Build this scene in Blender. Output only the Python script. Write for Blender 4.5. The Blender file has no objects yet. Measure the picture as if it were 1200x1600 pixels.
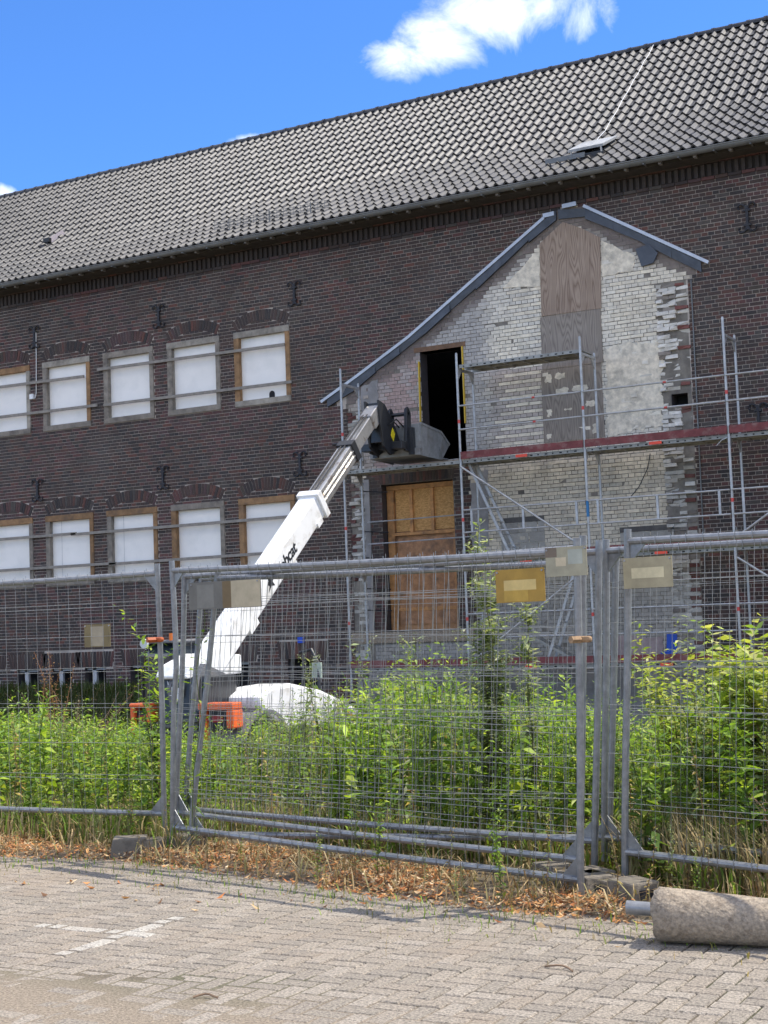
import bpy, math, random
import numpy as np
from mathutils import Vector, Matrix

# ------------------------------------------------------------------ camera, sky, sun, exposure
S = bpy.context.scene
COL = S.collection
F_PX, PITCH, ROLL, YAW, EYE = 2300.0, .0741256, .0377484, .510403, 1.6
fwd = Vector((-math.sin(YAW)*math.cos(PITCH), math.cos(YAW)*math.cos(PITCH), math.sin(PITCH)))
r0 = Vector((math.cos(YAW), math.sin(YAW), 0)); u0 = r0.cross(fwd)
RIGHT = math.cos(ROLL)*r0 - math.sin(ROLL)*u0
UP = math.cos(ROLL)*u0 + math.sin(ROLL)*r0
FWD = fwd
cd = bpy.data.cameras.new('camera'); cam = bpy.data.objects.new('camera', cd); COL.objects.link(cam)
M3 = Matrix((RIGHT, UP, -FWD)).transposed()
cam.matrix_world = Matrix.Translation((0, 0, EYE)) @ M3.to_4x4()
cd.sensor_fit = 'VERTICAL'; cd.sensor_height = 36.0; cd.sensor_width = 27.0
cd.lens = 36.0*F_PX/1600.0
cd.clip_start = .1; cd.clip_end = 3000
S.camera = cam

SUN_EL = math.radians(61.5); SUN_AZ = math.radians(55)      # from +Y towards +X
W = bpy.data.worlds.new('World'); S.world = W; W.use_nodes = True
nt = W.node_tree; N = nt.nodes; L = nt.links; N.clear()
wo = N.new('ShaderNodeOutputWorld'); bg = N.new('ShaderNodeBackground')
sky = N.new('ShaderNodeTexSky'); sky.sky_type = 'NISHITA'; sky.sun_disc = False
sky.sun_elevation = SUN_EL; sky.sun_rotation = SUN_AZ
sky.air_density = 1.0; sky.dust_density = .15; sky.ozone_density = 3.0
SKY_STRENGTH = .15
FILL_CLOUDS = (5, 1, 3)
SKY_TINT = (.225, .385, .61, 1)
bg.inputs[1].default_value = SKY_STRENGTH

def math_node(tree, op, a, b=None, c=None, clamp=False):
    n = tree.nodes.new('ShaderNodeMath'); n.operation = op; n.use_clamp = clamp
    for i, v in enumerate((a, b, c)):
        if v is None: continue
        if isinstance(v, (int, float)): n.inputs[i].default_value = v
        else: tree.links.new(v, n.inputs[i])
    return n.outputs[0]

def dot_node(tree, v, vec):
    n = tree.nodes.new('ShaderNodeVectorMath'); n.operation = 'DOT_PRODUCT'
    tree.links.new(v, n.inputs[0]); n.inputs[1].default_value = vec
    return n.outputs['Value']

tc = N.new('ShaderNodeTexCoord'); dirv = tc.outputs['Generated']
def sky_dir(px, py):
    return (RIGHT*((px-600)/F_PX) + UP*((800-py)/F_PX) + FWD).normalized()
# each cloud puff stands in its own direction of the sky, in a frame of east / up axes of its own
noi = N.new('ShaderNodeTexNoise'); noi.inputs['Scale'].default_value = 24; noi.inputs['Detail'].default_value = 11
noi.inputs['Roughness'].default_value = .66; noi.inputs['Distortion'].default_value = .6
L.new(dirv, noi.inputs['Vector'])
noi2 = N.new('ShaderNodeTexNoise'); noi2.inputs['Scale'].default_value = 9; noi2.inputs['Detail'].default_value = 6
L.new(dirv, noi2.inputs['Vector'])
mask = None
for (px, py, rx, ry, amp) in ((625, 95, 75, 42, 1.0), (690, 62, 85, 62, 1.05), (760, 18, 100, 58, 1.05), (850, 5, 80, 50, .8),
                              (905, 28, 46, 60, .72), (950, 15, 34, 70, .62), (388, 222, 48, 17, 1.05), (8, 300, 26, 17, .95), (560, 128, 60, 14, .4)):
    d = sky_dir(px, py); e = d.cross(Vector((0, 0, 1))).normalized(); up = e.cross(d)
    a = math_node(nt, 'DIVIDE', dot_node(nt, dirv, e), rx/F_PX)
    b = math_node(nt, 'DIVIDE', dot_node(nt, dirv, up), ry/F_PX)
    c = math_node(nt, 'GREATER_THAN', dot_node(nt, dirv, d), 0)
    r2 = math_node(nt, 'ADD', math_node(nt, 'MULTIPLY', a, a), math_node(nt, 'MULTIPLY', b, b))
    m = math_node(nt, 'MULTIPLY', math_node(nt, 'MULTIPLY', math_node(nt, 'EXPONENT', math_node(nt, 'MULTIPLY', r2, -.9)), amp), c)
    mask = m if mask is None else math_node(nt, 'MAXIMUM', mask, m)
# scattered clouds added over the unseen sky to brighten and neutralise the shaded wall
mpg = N.new('ShaderNodeMapping'); mpg.inputs['Location'].default_value = FILL_CLOUDS; mpg.inputs['Scale'].default_value = (1, 1, 1.7); L.new(dirv, mpg.inputs[0])
nfield = N.new('ShaderNodeTexNoise'); nfield.inputs['Scale'].default_value = 2.6; nfield.inputs['Detail'].default_value = 8; nfield.inputs['Roughness'].default_value = .55; nfield.inputs['Distortion'].default_value = .2
L.new(mpg.outputs[0], nfield.inputs['Vector'])
field = math_node(nt, 'MULTIPLY', math_node(nt, 'SUBTRACT', nfield.outputs['Fac'], .485), 8.0, clamp=True)
nz = math_node(nt, 'ADD', math_node(nt, 'MULTIPLY', noi.outputs['Fac'], 1.25), math_node(nt, 'MULTIPLY', noi2.outputs['Fac'], .35))
den = math_node(nt, 'SUBTRACT', math_node(nt, 'ADD', math_node(nt, 'MULTIPLY', mask, 1.0), nz), 1.28)
den = math_node(nt, 'POWER', math_node(nt, 'MULTIPLY', den, 1.05, clamp=True), 1.25)
den = math_node(nt, 'MULTIPLY', den, math_node(nt, 'GREATER_THAN', mask, .02))
den = math_node(nt, 'MAXIMUM', den, field)
mx = N.new('ShaderNodeMix'); mx.data_type = 'RGBA'
tint = N.new('ShaderNodeMix'); tint.data_type = 'RGBA'; tint.blend_type = 'MULTIPLY'
tint.inputs[0].default_value = 1.0; L.new(sky.outputs[0], tint.inputs[6]); tint.inputs[7].default_value = SKY_TINT
L.new(den, mx.inputs[0]); L.new(tint.outputs[2], mx.inputs[6]); mx.inputs[7].default_value = (7.2, 7.0, 6.7, 1)
L.new(mx.outputs[2], bg.inputs[0]); L.new(bg.outputs[0], wo.inputs[0])

sl = bpy.data.lights.new('sun', 'SUN'); so = bpy.data.objects.new('sun', sl); COL.objects.link(so)
sl.energy = 2.4; sl.angle = math.radians(.53); sl.color = (1, .94, .84)
sdir = Vector((math.cos(SUN_EL)*math.sin(SUN_AZ), math.cos(SUN_EL)*math.cos(SUN_AZ), math.sin(SUN_EL)))
so.rotation_euler = sdir.to_track_quat('Z', 'Y').to_euler(); so.location = (10, 30, 60)
S.view_settings.view_transform = 'Standard'; S.view_settings.look = 'None'
S.view_settings.gamma = 1; S.view_settings.exposure = 1.36
S.render.engine = 'CYCLES'
S.cycles.max_bounces = 6; S.cycles.transparent_max_bounces = 6

rnd = random.Random(7); rng = np.random.default_rng(7)

# ------------------------------------------------------------------ helpers
def props(o, label=None, cat=None, group=None, kind=None):
    if label: o['label'] = label
    if cat: o['category'] = cat
    if group: o['group'] = group
    if kind: o['kind'] = kind
    return o

def thing(name, label, cat, loc=(0, 0, 0), group=None):
    o = bpy.data.objects.new(name, None); COL.objects.link(o); o.location = loc
    o.empty_display_size = .2
    return props(o, label, cat, group)

def root_loc(p):
    v = Vector((0, 0, 0))
    while p is not None: v += p.location; p = p.parent
    return v

def put(name, me, parent=None, loc=None, rot=None):
    o = bpy.data.objects.new(name, me); COL.objects.link(o)
    if parent: o.parent = parent
    if loc is not None: o.location = Vector(loc) - root_loc(parent)
    if rot is not None: o.rotation_euler = rot
    return o

class MB:
    """collects boxes, bars, tubes and prisms in world space, links them as one mesh object"""
    def __init__(s): s.v = []; s.f = []; s.c = []
    def add(s, vs, fs, col=(1, 1, 1)):
        n = len(s.v); s.v.extend([tuple(v) for v in vs]); s.f.extend([tuple(i+n for i in f) for f in fs]); s.c.extend([col]*len(vs)); return s
    def box(s, x0, x1, y0, y1, z0, z1, col=(1, 1, 1)):
        return s.add([(x0, y0, z0), (x1, y0, z0), (x1, y1, z0), (x0, y1, z0), (x0, y0, z1), (x1, y0, z1), (x1, y1, z1), (x0, y1, z1)],
                     [(0, 3, 2, 1), (4, 5, 6, 7), (0, 1, 5, 4), (1, 2, 6, 5), (2, 3, 7, 6), (3, 0, 4, 7)], col)
    def face_brick(s, x0, x1, z0, z1, yf, yb, col=(1, 1, 1), j=0):
        vs = [(x0, yf, z0), (x1, yf, z0), (x1, yf, z1), (x0, yf, z1), (x0, yb, z0), (x1, yb, z0), (x1, yb, z1), (x0, yb, z1)]
        if j: vs = [(a+rnd.uniform(-j, j), b+(rnd.uniform(-j, j) if k < 4 else 0), c+rnd.uniform(-j, j)) for k, (a, b, c) in enumerate(vs)]
        return s.add(vs, [(0, 1, 2, 3), (0, 4, 5, 1), (1, 5, 6, 2), (2, 6, 7, 3), (3, 7, 4, 0)], col)
    def bar(s, p0, p1, w, h, up=(0, 0, 1), col=(1, 1, 1), w1=None, h1=None):
        p0, p1 = Vector(p0), Vector(p1); d = (p1-p0).normalized(); u = Vector(up)
        sx = d.cross(u).normalized(); uy = sx.cross(d)
        w1 = w if w1 is None else w1; h1 = h if h1 is None else h1
        q = []
        for p, a, b in ((p0, w/2, h/2), (p1, w1/2, h1/2)):
            q += [p-sx*a-uy*b, p+sx*a-uy*b, p+sx*a+uy*b, p-sx*a+uy*b]
        return s.add(q, [(0, 1, 2, 3), (7, 6, 5, 4), (0, 4, 5, 1), (1, 5, 6, 2), (2, 6, 7, 3), (3, 7, 4, 0)], col)
    def tube(s, pts, r, n=8, col=(1, 1, 1), caps=True, r1=None):
        pts = [Vector(p) for p in pts]; vs = []; fs = []; m = len(pts)
        ref = Vector((0, 0, 1)) if abs((pts[-1]-pts[0]).normalized().z) < .9 else Vector((1, 0, 0))
        for i, p in enumerate(pts):
            d = (pts[min(i+1, m-1)]-pts[max(i-1, 0)]).normalized()
            a = d.cross(ref).normalized(); b = a.cross(d)
            rr = r if r1 is None else r+(r1-r)*i/(m-1)
            for k in range(n):
                t = 2*math.pi*k/n; vs.append(p+a*(rr*math.cos(t))+b*(rr*math.sin(t)))
        for i in range(m-1):
            for k in range(n):
                k2 = (k+1) % n; fs.append((i*n+k, i*n+k2, (i+1)*n+k2, (i+1)*n+k))
        if caps: fs.append(tuple(range(n))[::-1]); fs.append(tuple((m-1)*n+k for k in range(n)))
        return s.add(vs, fs, col)
    def prism(s, poly, ext, col=(1, 1, 1)):
        """poly: 3-d points of a planar outline; ext: extrusion vector"""
        n = len(poly); e = Vector(ext); a = [Vector(p) for p in poly]
        vs = a+[p+e for p in a]
        fs = [tuple(range(n))[::-1], tuple(range(n, 2*n))]+[(i, (i+1) % n, n+(i+1) % n, n+i) for i in range(n)]
        return s.add(vs, fs, col)
    def build(s, name, mat, parent=None, smooth=False, kind=None, bevel=0):
        o = mesh_obj(name, s.v, s.f, mat, parent, s.c, smooth)
        if kind: o['kind'] = kind
        if bevel:
            m = o.modifiers.new('bevel', 'BEVEL'); m.width = bevel; m.segments = 2; m.limit_method = 'ANGLE'; m.angle_limit = .7
        return o

def make_mesh(name, v, f, mat, c=None, smooth=False):
    me = bpy.data.meshes.new(name); me.from_pydata([tuple(x) for x in v], [], f); me.update()
    me.materials.append(mat)
    if c is not None:
        a = me.color_attributes.new('tint', 'FLOAT_COLOR', 'POINT')
        arr = np.ones((len(v), 4), np.float32); arr[:, :3] = np.array(c, np.float32)[:, :3]
        a.data.foreach_set('color', arr.ravel())
    if smooth: me.polygons.foreach_set('use_smooth', [True]*len(me.polygons))
    return me

def mesh_obj(name, v, f, mat, parent=None, c=None, smooth=False):
    off = root_loc(parent)
    me = make_mesh(name, [Vector(p)-off for p in v] if off.length else v, f, mat, c, smooth)
    return put(name, me, parent)

def np_mesh(name, V, Fq, mat, parent=None, Cc=None, smooth=False, kind=None):
    """fast mesh from numpy: V (n,3), Fq (m,k) all faces of k corners"""
    off = np.array(root_loc(parent)); V = (V-off).astype(np.float32)
    me = bpy.data.meshes.new(name); n, (m, k) = len(V), Fq.shape
    me.vertices.add(n); me.vertices.foreach_set('co', V.ravel())
    me.loops.add(m*k); me.loops.foreach_set('vertex_index', Fq.astype(np.int32).ravel())
    me.polygons.add(m); me.polygons.foreach_set('loop_start', np.arange(0, m*k, k, dtype=np.int32))
    if smooth: me.polygons.foreach_set('use_smooth', np.ones(m, bool))
    me.update(calc_edges=True); me.validate(); me.materials.append(mat)
    if Cc is not None:
        a = me.color_attributes.new('tint', 'FLOAT_COLOR', 'POINT')
        arr = np.ones((n, 4), np.float32); arr[:, :3] = Cc; a.data.foreach_set('color', arr.ravel())
    o = put(name, me, parent)
    if kind: o['kind'] = kind
    return o

# ------------------------------------------------------------------ materials
def mat(name, base, rough=.8, metal=0., var=.25, scale=6., tint=False, bump=0., bscale=60., spec=.5, stain=None, stain_scale=1.2, stain_amt=.5, coat=0., dust=None):
    m = bpy.data.materials.new(name); m.use_nodes = True; t = m.node_tree; n = t.nodes; l = t.links
    b = n['Principled BSDF']; b.inputs['Roughness'].default_value = rough; b.inputs['Metallic'].default_value = metal
    b.inputs['Specular IOR Level'].default_value = spec; b.inputs['Coat Weight'].default_value = coat
    geo = n.new('ShaderNodeNewGeometry'); pos = geo.outputs['Position']
    nz = n.new('ShaderNodeTexNoise'); nz.inputs['Scale'].default_value = scale; nz.inputs['Detail'].default_value = 8; nz.inputs['Roughness'].default_value = .65
    l.new(pos, nz.inputs['Vector'])
    mr = n.new('ShaderNodeMapRange'); mr.inputs[1].default_value = .3; mr.inputs[2].default_value = .7
    mr.inputs[3].default_value = 1-var; mr.inputs[4].default_value = 1+var; l.new(nz.outputs['Fac'], mr.inputs[0])
    mixc = n.new('ShaderNodeMix'); mixc.data_type = 'RGBA'; mixc.blend_type = 'MULTIPLY'; mixc.inputs[0].default_value = 1
    mixc.inputs[6].default_value = (*base, 1)
    cmb = n.new('ShaderNodeCombineColor')
    for i in range(3): l.new(mr.outputs[0], cmb.inputs[i])
    l.new(cmb.outputs[0], mixc.inputs[7]); out = mixc.outputs[2]
    if tint:
        at = n.new('ShaderNodeAttribute'); at.attribute_name = 'tint'
        m2 = n.new('ShaderNodeMix'); m2.data_type = 'RGBA'; m2.blend_type = 'MULTIPLY'; m2.inputs[0].default_value = 1
        l.new(out, m2.inputs[6]); l.new(at.outputs['Color'], m2.inputs[7]); out = m2.outputs[2]
    if stain:
        n2 = n.new('ShaderNodeTexNoise'); n2.inputs['Scale'].default_value = stain_scale; n2.inputs['Detail'].default_value = 7; n2.inputs['Roughness'].default_value = .6
        l.new(pos, n2.inputs['Vector'])
        r2 = n.new('ShaderNodeMapRange'); r2.inputs[1].default_value = .52; r2.inputs[2].default_value = .68; r2.inputs[4].default_value = stain_amt
        l.new(n2.outputs['Fac'], r2.inputs[0])
        m3 = n.new('ShaderNodeMix'); m3.data_type = 'RGBA'; l.new(r2.outputs[0], m3.inputs[0]); l.new(out, m3.inputs[6]); m3.inputs[7].default_value = (*stain, 1); out = m3.outputs[2]
    l.new(out, b.inputs['Base Color'])
    if bump:
        nb = n.new('ShaderNodeTexNoise'); nb.inputs['Scale'].default_value = bscale; nb.inputs['Detail'].default_value = 6; l.new(pos, nb.inputs['Vector'])
        bp = n.new('ShaderNodeBump'); bp.inputs['Strength'].default_value = bump; bp.inputs['Distance'].default_value = .01
        l.new(nb.outputs['Fac'], bp.inputs['Height']); l.new(bp.outputs[0], b.inputs['Normal'])
    return m

def leaf_mat(name, rough=.5, trans=.42, tcol=(1.3, 1.3, .6)):
    m = bpy.data.materials.new(name); m.use_nodes = True; t = m.node_tree; n = t.nodes; l = t.links
    b = n['Principled BSDF']; b.inputs['Roughness'].default_value = rough; b.inputs['Specular IOR Level'].default_value = .35
    at = n.new('ShaderNodeAttribute'); at.attribute_name = 'tint'; l.new(at.outputs['Color'], b.inputs['Base Color'])
    tr = n.new('ShaderNodeBsdfTranslucent'); mu = n.new('ShaderNodeMix'); mu.data_type = 'RGBA'; mu.blend_type = 'MULTIPLY'; mu.inputs[0].default_value = 1
    l.new(at.outputs['Color'], mu.inputs[6]); mu.inputs[7].default_value = (*tcol, 1); l.new(mu.outputs[2], tr.inputs[0])
    ms = n.new('ShaderNodeMixShader'); ms.inputs[0].default_value = trans
    l.new(b.outputs[0], ms.inputs[1]); l.new(tr.outputs[0], ms.inputs[2]); l.new(ms.outputs[0], n['Material Output'].inputs[0])
    return m

M = {}
M['brick'] = mat('dark_brick', (1, 1, 1), .75, var=.22, scale=14, tint=True, bump=.25, bscale=90, stain=(.11, .092, .082), stain_scale=.55, stain_amt=.25)
M['mortar'] = mat('lime_mortar', (.43, .375, .32), .95, var=.3, scale=2.2)
M['white_brick'] = mat('limewashed_brick', (1, 1, 1), .92, var=.16, scale=11, tint=True, bump=.5, bscale=55, stain=(.24, .22, .19), stain_scale=2.3, stain_amt=.35)
M['white_mortar'] = mat('dirty_mortar', (.20, .18, .15), .95, var=.35, scale=5, stain=(.10, .09, .08), stain_scale=3, stain_amt=.6)
M['plaster'] = mat('old_plaster', (.72, .645, .51), .95, var=.28, scale=9, bump=.9, bscale=20, stain=(.36, .33, .27), stain_scale=4.0, stain_amt=.75)
M['plaster_grey'] = mat('grey_render', (.27, .26, .25), .95, var=.25, scale=3, bump=.4, bscale=30, stain=(.17, .16, .15), stain_scale=1.3, stain_amt=.7)
M['tile'] = mat('glazed_roof_tile', (1, 1, 1), .44, var=.3, scale=3, tint=True, spec=.30)
M['roof_deck'] = mat('roof_felt', (.02, .02, .022), .9)
M['zinc'] = mat('weathered_zinc', (.16, .165, .16), .5, metal=.35, var=.25, scale=3)
M['lead'] = mat('lead_flashing', (.075, .085, .10), .55, metal=.3, var=.3, scale=4)
M['alu'] = mat('bright_flashing', (.50, .51, .52), .42, metal=.55, var=.15, scale=4)
M['board'] = mat('white_panel', (.88, .85, .79), .5, var=.04, scale=2.0, stain=(.72, .71, .66), stain_scale=1.6, stain_amt=.5)
M['timber'] = mat('bare_timber', (1, 1, 1), .8, var=.35, scale=7, tint=True, bump=.3, bscale=40, stain=(.07, .055, .045), stain_scale=3.2, stain_amt=.55)
M['batten'] = mat('grey_batten', (.26, .235, .20), .85, var=.25, scale=8)
M['iron'] = mat('black_iron', (.022, .022, .026), .6, var=.3, scale=9)
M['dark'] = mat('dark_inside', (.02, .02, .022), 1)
M['galv'] = mat('galvanised_steel', (.255, .26, .262), .40, metal=.5, var=.25, scale=22, stain=(.15, .155, .16), stain_scale=5, stain_amt=.5)
M['wire'] = mat('galvanised_wire', (.30, .305, .30), .45, metal=.6, var=.25, scale=14)
M['deck'] = mat('scaffold_deck', (.30, .30, .275), .55, metal=.45, var=.25, scale=5, stain=(.20, .19, .16), stain_scale=4)
M['toe'] = mat('red_toe_board', (.17, .045, .045), .8, var=.35, scale=7, stain=(.24, .15, .13), stain_scale=6, stain_amt=.8)
M['plain'] = mat('tinted_paint', (1, 1, 1), .45, var=.1, scale=5, tint=True)
M['machine_white'] = mat('white_machine_paint', (.78, .78, .76), .35, var=.05, scale=2, stain=(.44, .41, .35), stain_scale=4.5, stain_amt=.55, coat=.15)
M['machine_black'] = mat('black_machine_paint', (.018, .019, .022), .4, var=.2, scale=4, coat=.15)
M['machine_grey'] = mat('grey_machine_paint', (.16, .16, .165), .55, var=.2, scale=5, stain=(.25, .22, .18), stain_scale=3)
M['machine_orange'] = mat('orange_machine_paint', (.72, .13, .025), .4, var=.12, scale=4)
M['chrome'] = mat('greased_boom_steel', (.50, .49, .47), .34, metal=.75, var=.25, scale=3, stain=(.16, .10, .06), stain_scale=6, stain_amt=.75)
M['bucket'] = mat('worn_bucket_steel', (.28, .285, .28), .55, metal=.35, var=.25, scale=5, stain=(.15, .13, .11), stain_scale=3.5, stain_amt=.6)
M['rubber'] = mat('tyre_rubber', (.02, .02, .02), .85, var=.2, scale=8)
M['glass'] = mat('cab_glass', (.03, .04, .05), .05, var=.05, spec=.8)
M['concrete'] = mat('rough_concrete', (.30, .245, .18), .95, var=.42, scale=55, bump=1.0, bscale=48, stain=(.13, .095, .065), stain_scale=20, stain_amt=.6)
M['foot'] = mat('cast_concrete', (.16, .138, .108), .92, var=.3, scale=16, bump=.5, bscale=50, stain=(.10, .09, .075), stain_scale=8, stain_amt=.6)
M['block'] = mat('paving_concrete', (1, 1, 1), .93, var=.75, scale=75, tint=True, bump=1.0, bscale=110, stain=(.29, .215, .145), stain_scale=.8, stain_amt=.45)
M['sand'] = mat('paving_sand', (1, 1, 1), .97, var=.65, scale=75, tint=True, bump=.9, bscale=110)
M['soil'] = mat('dry_soil', (.13, .10, .065), .97, var=.4, scale=18, bump=.8, bscale=40, stain=(.10, .11, .04), stain_scale=1.5, stain_amt=.6)
M['leaf'] = leaf_mat('green_leaf')
M['dry_leaf'] = leaf_mat('dry_leaf', .8, .25, (1.2, 1.1, .9))
M['stem'] = mat('plant_stem', (1, 1, 1), .8, var=.2, tint=True)
M['rust'] = mat('rusty_clamp', (.30, .19, .10), .8, var=.4, scale=30)
M['blue'] = mat('blue_sheet', (.01, .07, .42), .5, var=.15, scale=4)

def pine_mat(name, a, b, kind):
    """plywood (cathedral grain) or chipboard (OSB strands)"""
    m = bpy.data.materials.new(name); m.use_nodes = True; t = m.node_tree; n = t.nodes; l = t.links
    bs = n['Principled BSDF']; bs.inputs['Roughness'].default_value = .8
    geo = n.new('ShaderNodeNewGeometry'); mp = n.new('ShaderNodeMapping'); l.new(geo.outputs['Position'], mp.inputs[0])
    if kind == 'ply':
        mp.inputs['Scale'].default_value = (1.25, 1, .16)
        w = n.new('ShaderNodeTexNoise'); w.inputs['Scale'].default_value = 3.4; w.inputs['Detail'].default_value = 1.0; l.new(mp.outputs[0], w.inputs['Vector'])
        fr = math_node(t, 'PINGPONG', math_node(t, 'MULTIPLY', w.outputs['Fac'], 17.), .5)
        fac = math_node(t, 'POWER', math_node(t, 'MULTIPLY', fr, 2.), .6)
        n2 = n.new('ShaderNodeTexNoise'); n2.inputs['Scale'].default_value = 2.2; n2.inputs['Detail'].default_value = 8; l.new(geo.outputs['Position'], n2.inputs['Vector'])
        fac = math_node(t, 'MULTIPLY', fac, math_node(t, 'ADD', n2.outputs['Fac'], .35), clamp=True)
    else:
        mp.inputs['Scale'].default_value = (26, 26, 46)
        w = n.new('ShaderNodeTexVoronoi'); w.inputs['Scale'].default_value = 1.0; l.new(mp.outputs[0], w.inputs['Vector'])
        sp = n.new('ShaderNodeSeparateColor'); l.new(w.outputs['Color'], sp.inputs[0]); fac = sp.outputs[0]
    mi = n.new('ShaderNodeMix'); mi.data_type = 'RGBA'; l.new(fac, mi.inputs[0]); mi.inputs[6].default_value = (*a, 1); mi.inputs[7].default_value = (*b, 1)
    l.new(mi.outputs[2], bs.inputs['Base Color']); return m
M['ply'] = pine_mat('weathered_plywood', (.19, .13, .092), (.40, .31, .235), 'ply')
M['ply_grey'] = pine_mat('grey_plywood', (.17, .14, .112), (.33, .285, .235), 'ply')
M['osb'] = pine_mat('osb_panel', (.42, .21, .06), (.64, .36, .13), 'osb')

# ------------------------------------------------------------------ terrain
from mathutils import noise as mn
def vn(x, y, s=1., seed=0.): return mn.noise(Vector((x*s+seed, y*s-seed*1.7, seed*.37)))
def smooth(a, b, x):
    t = max(0., min(1., (x-a)/(b-a))); return t*t*(3-2*t)
def interp(x, xs, ys): return float(np.interp(x, xs, ys))
EDGE_X = [-30, -9, -7.79, -6.74, -5.32, -4.35, -3.48, -2.3, 6]
EDGE_Y = [7.9, 7.95, 8.03, 8.14, 7.80, 7.55, 7.38, 7.30, 7.2]
def edge_y(x): return interp(x, EDGE_X, EDGE_Y)
def fence_y(x):
    if x < -6.7: return 8.62
    if x < -3.17: return 8.52-(x+6.6)*.232
    return 7.98-.26*(x+3.05)
D = 27.1
GROUND_LOW = -.8
def gz(x, y):
    e = edge_y(x)+.10*vn(x, y, 2.3)+.05*vn(x, y, 7, 3)
    z = -.05+.075*smooth(e-.06, e+.22, y)+(.012*vn(x, y, 3, 1) if y > e else 0)
    z += GROUND_LOW*smooth(10.5, 16.5, y)
    if x < -17.2: z += 1.0*smooth(21.5, 25.2, y)*smooth(-17.2, -19.0, x)
    return z
xs = np.concatenate([np.arange(-90, -32, 4), np.arange(-32, -12, .5), np.arange(-12, 1, .13), np.arange(1, 70.1, 3)])
ys = np.concatenate([np.arange(-90, 3, 6), np.arange(3, 7, .4), np.arange(7, 9, .06), np.arange(9, 28.2, .3)])
gv = [(x, y, gz(x, y)+(.03*vn(x, y, .8, 5) if y > 9 else 0)) for y in ys for x in xs]
nx = len(xs)
gf = [(j*nx+i, j*nx+i+1, (j+1)*nx+i+1, (j+1)*nx+i) for j in range(len(ys)-1) for i in range(nx-1)]
g = mesh_obj('ground', gv, gf, M['soil'], None, smooth=True); props(g, kind='structure')
far = MB(); far.box(-600, 600, -400, 800, -1.4, -.95); props(far.build('far_ground', M['soil']), kind='structure')

# paved yard: a bed of sand with herringbone blocks
def sand_z(x, y):
    t = smooth(6.15, 5.1, y+.35*vn(x, y, .8, 9))               # near the camera the joints are filled and dusted over
    drift = smooth(-.25, .45, vn(x, y, .7, 4))
    return -.0105+t*(.0082+.0032*drift)+.0016*vn(x, y, 9, 2)
px_ = np.concatenate([np.arange(-80, -11, 6), np.arange(-11, 2, .07), np.arange(2, 60, 4)])
py_ = np.concatenate([np.arange(-80, 3, 4), np.arange(3, 8.5, .06)])
pv = [(x, y, sand_z(x, y)) for y in py_ for x in px_]; nx = len(px_)
pf = [(j*nx+i, j*nx+i+1, (j+1)*nx+i+1, (j+1)*nx+i) for j in range(len(py_)-1) for i in range(nx-1)]
def sand_col(x, y):
    t = smooth(5.0, 6.0, y+.35*vn(x, y, .8, 12)); m_ = .5+vn(x, y, 1.7, 6)
    a = (.225, .182, .132); b_ = (.045, .037, .020) if m_ < .6 else (.045, .052, .018)
    return tuple(p+(q-p)*t for p, q in zip(a, b_))
pav = mesh_obj('pavement', pv, pf, M['sand'], None, [sand_col(p[0], p[1]) for p in pv], smooth=True); props(pav, kind='structure')

def block_mesh(tone, k):
    b = MB(); w, h, j = .1915/2, .0915/2, .006
    top = [(-w+j, -h+j, 0), (w-j, -h+j, 0), (w-j, h-j, 0), (-w+j, h-j, 0)]; mid = [(-w, -h, -j), (w, -h, -j), (w, h, -j), (-w, h, -j)]
    bot = [(x, y, -.03) for x, y, z in mid]
    b.add(top+mid+bot, [(0, 1, 2, 3)]+[(i, 4+i, 4+(i+1) % 4, (i+1) % 4) for i in range(4)]+[(4+i, 8+i, 8+(i+1) % 4, 4+(i+1) % 4) for i in range(4)], tone)
    return b
tones = [(.255, .218, .172), (.234, .202, .160), (.270, .231, .182), (.228, .196, .156), (.248, .21, .164), (.282, .244, .196)]
WHITE_PAINT = (.385, .355, .305)
protos = [make_mesh('paving_block', (b := block_mesh(c, 0)).v, b.f, M['block'], b.c) for c in tones]
white_proto = make_mesh('paving_block', (b := block_mesh(WHITE_PAINT, 0)).v, b.f, M['block'], b.c)
blocks = []
for i in range(-140, 60):
    for j in range(0, 120):
        k = (i-j) % 4
        x, y = i*.1, 2.6+j*.1
        if k == 0: blocks.append((x+.1, y+.05, 0.))           # lying along the wall
        elif k == 3: blocks.append((x+.05, y+.1, math.pi/2))    # pointing at the wall
def cam_depth(p): return (Vector(p)-Vector((0, 0, EYE))).dot(FWD)
def to_px(p):
    q = Vector(p)-Vector((0, 0, EYE)); d = q.dot(FWD)
    return 600+F_PX*q.dot(RIGHT)/d, 800-F_PX*q.dot(UP)/d, d
vis = []
for x, y, r in blocks:
    if not (-10.5 < x < .5 and 3.2 < y < edge_y(x)+.25): continue
    u, v, d = to_px((x, y, 0)); vis.append((d if (0 < u < 1200 and v < 1600) else 99+d, x, y, r))
vis.sort(); rest = MB()
def mark_half(x, y, r):
    """which part of a block the 10 cm painted line crosses: 'full', a half, or nothing"""
    if -5.85 < x < -5.05:
        if r == 0 and abs(y-6.25) < .02: return 'full'
        if r and abs(abs(y-6.25)-.05) < .02: return 'a' if y < 6.25 else 'b'
    if 5.72 < y < 6.78:
        if r and abs(x+5.15) < .02: return 'full'
        if r == 0 and abs(abs(x+5.15)-.05) < .02: return 'a' if x < -5.15 else 'b'
def half_block(side, tone):
    b = block_mesh(tone, 0); w, h, j = .1915/2, .0915/2, .006
    q = (.004, w-j-.004) if side == 'a' else (-w+j+.004, -.004)
    b.add([(q[0], -h+j+.003, .0012), (q[1], -h+j+.003, .0012), (q[1], h-j-.003, .0012), (q[0], h-j-.003, .0012)], [(0, 1, 2, 3)], WHITE_PAINT); return b
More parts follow.
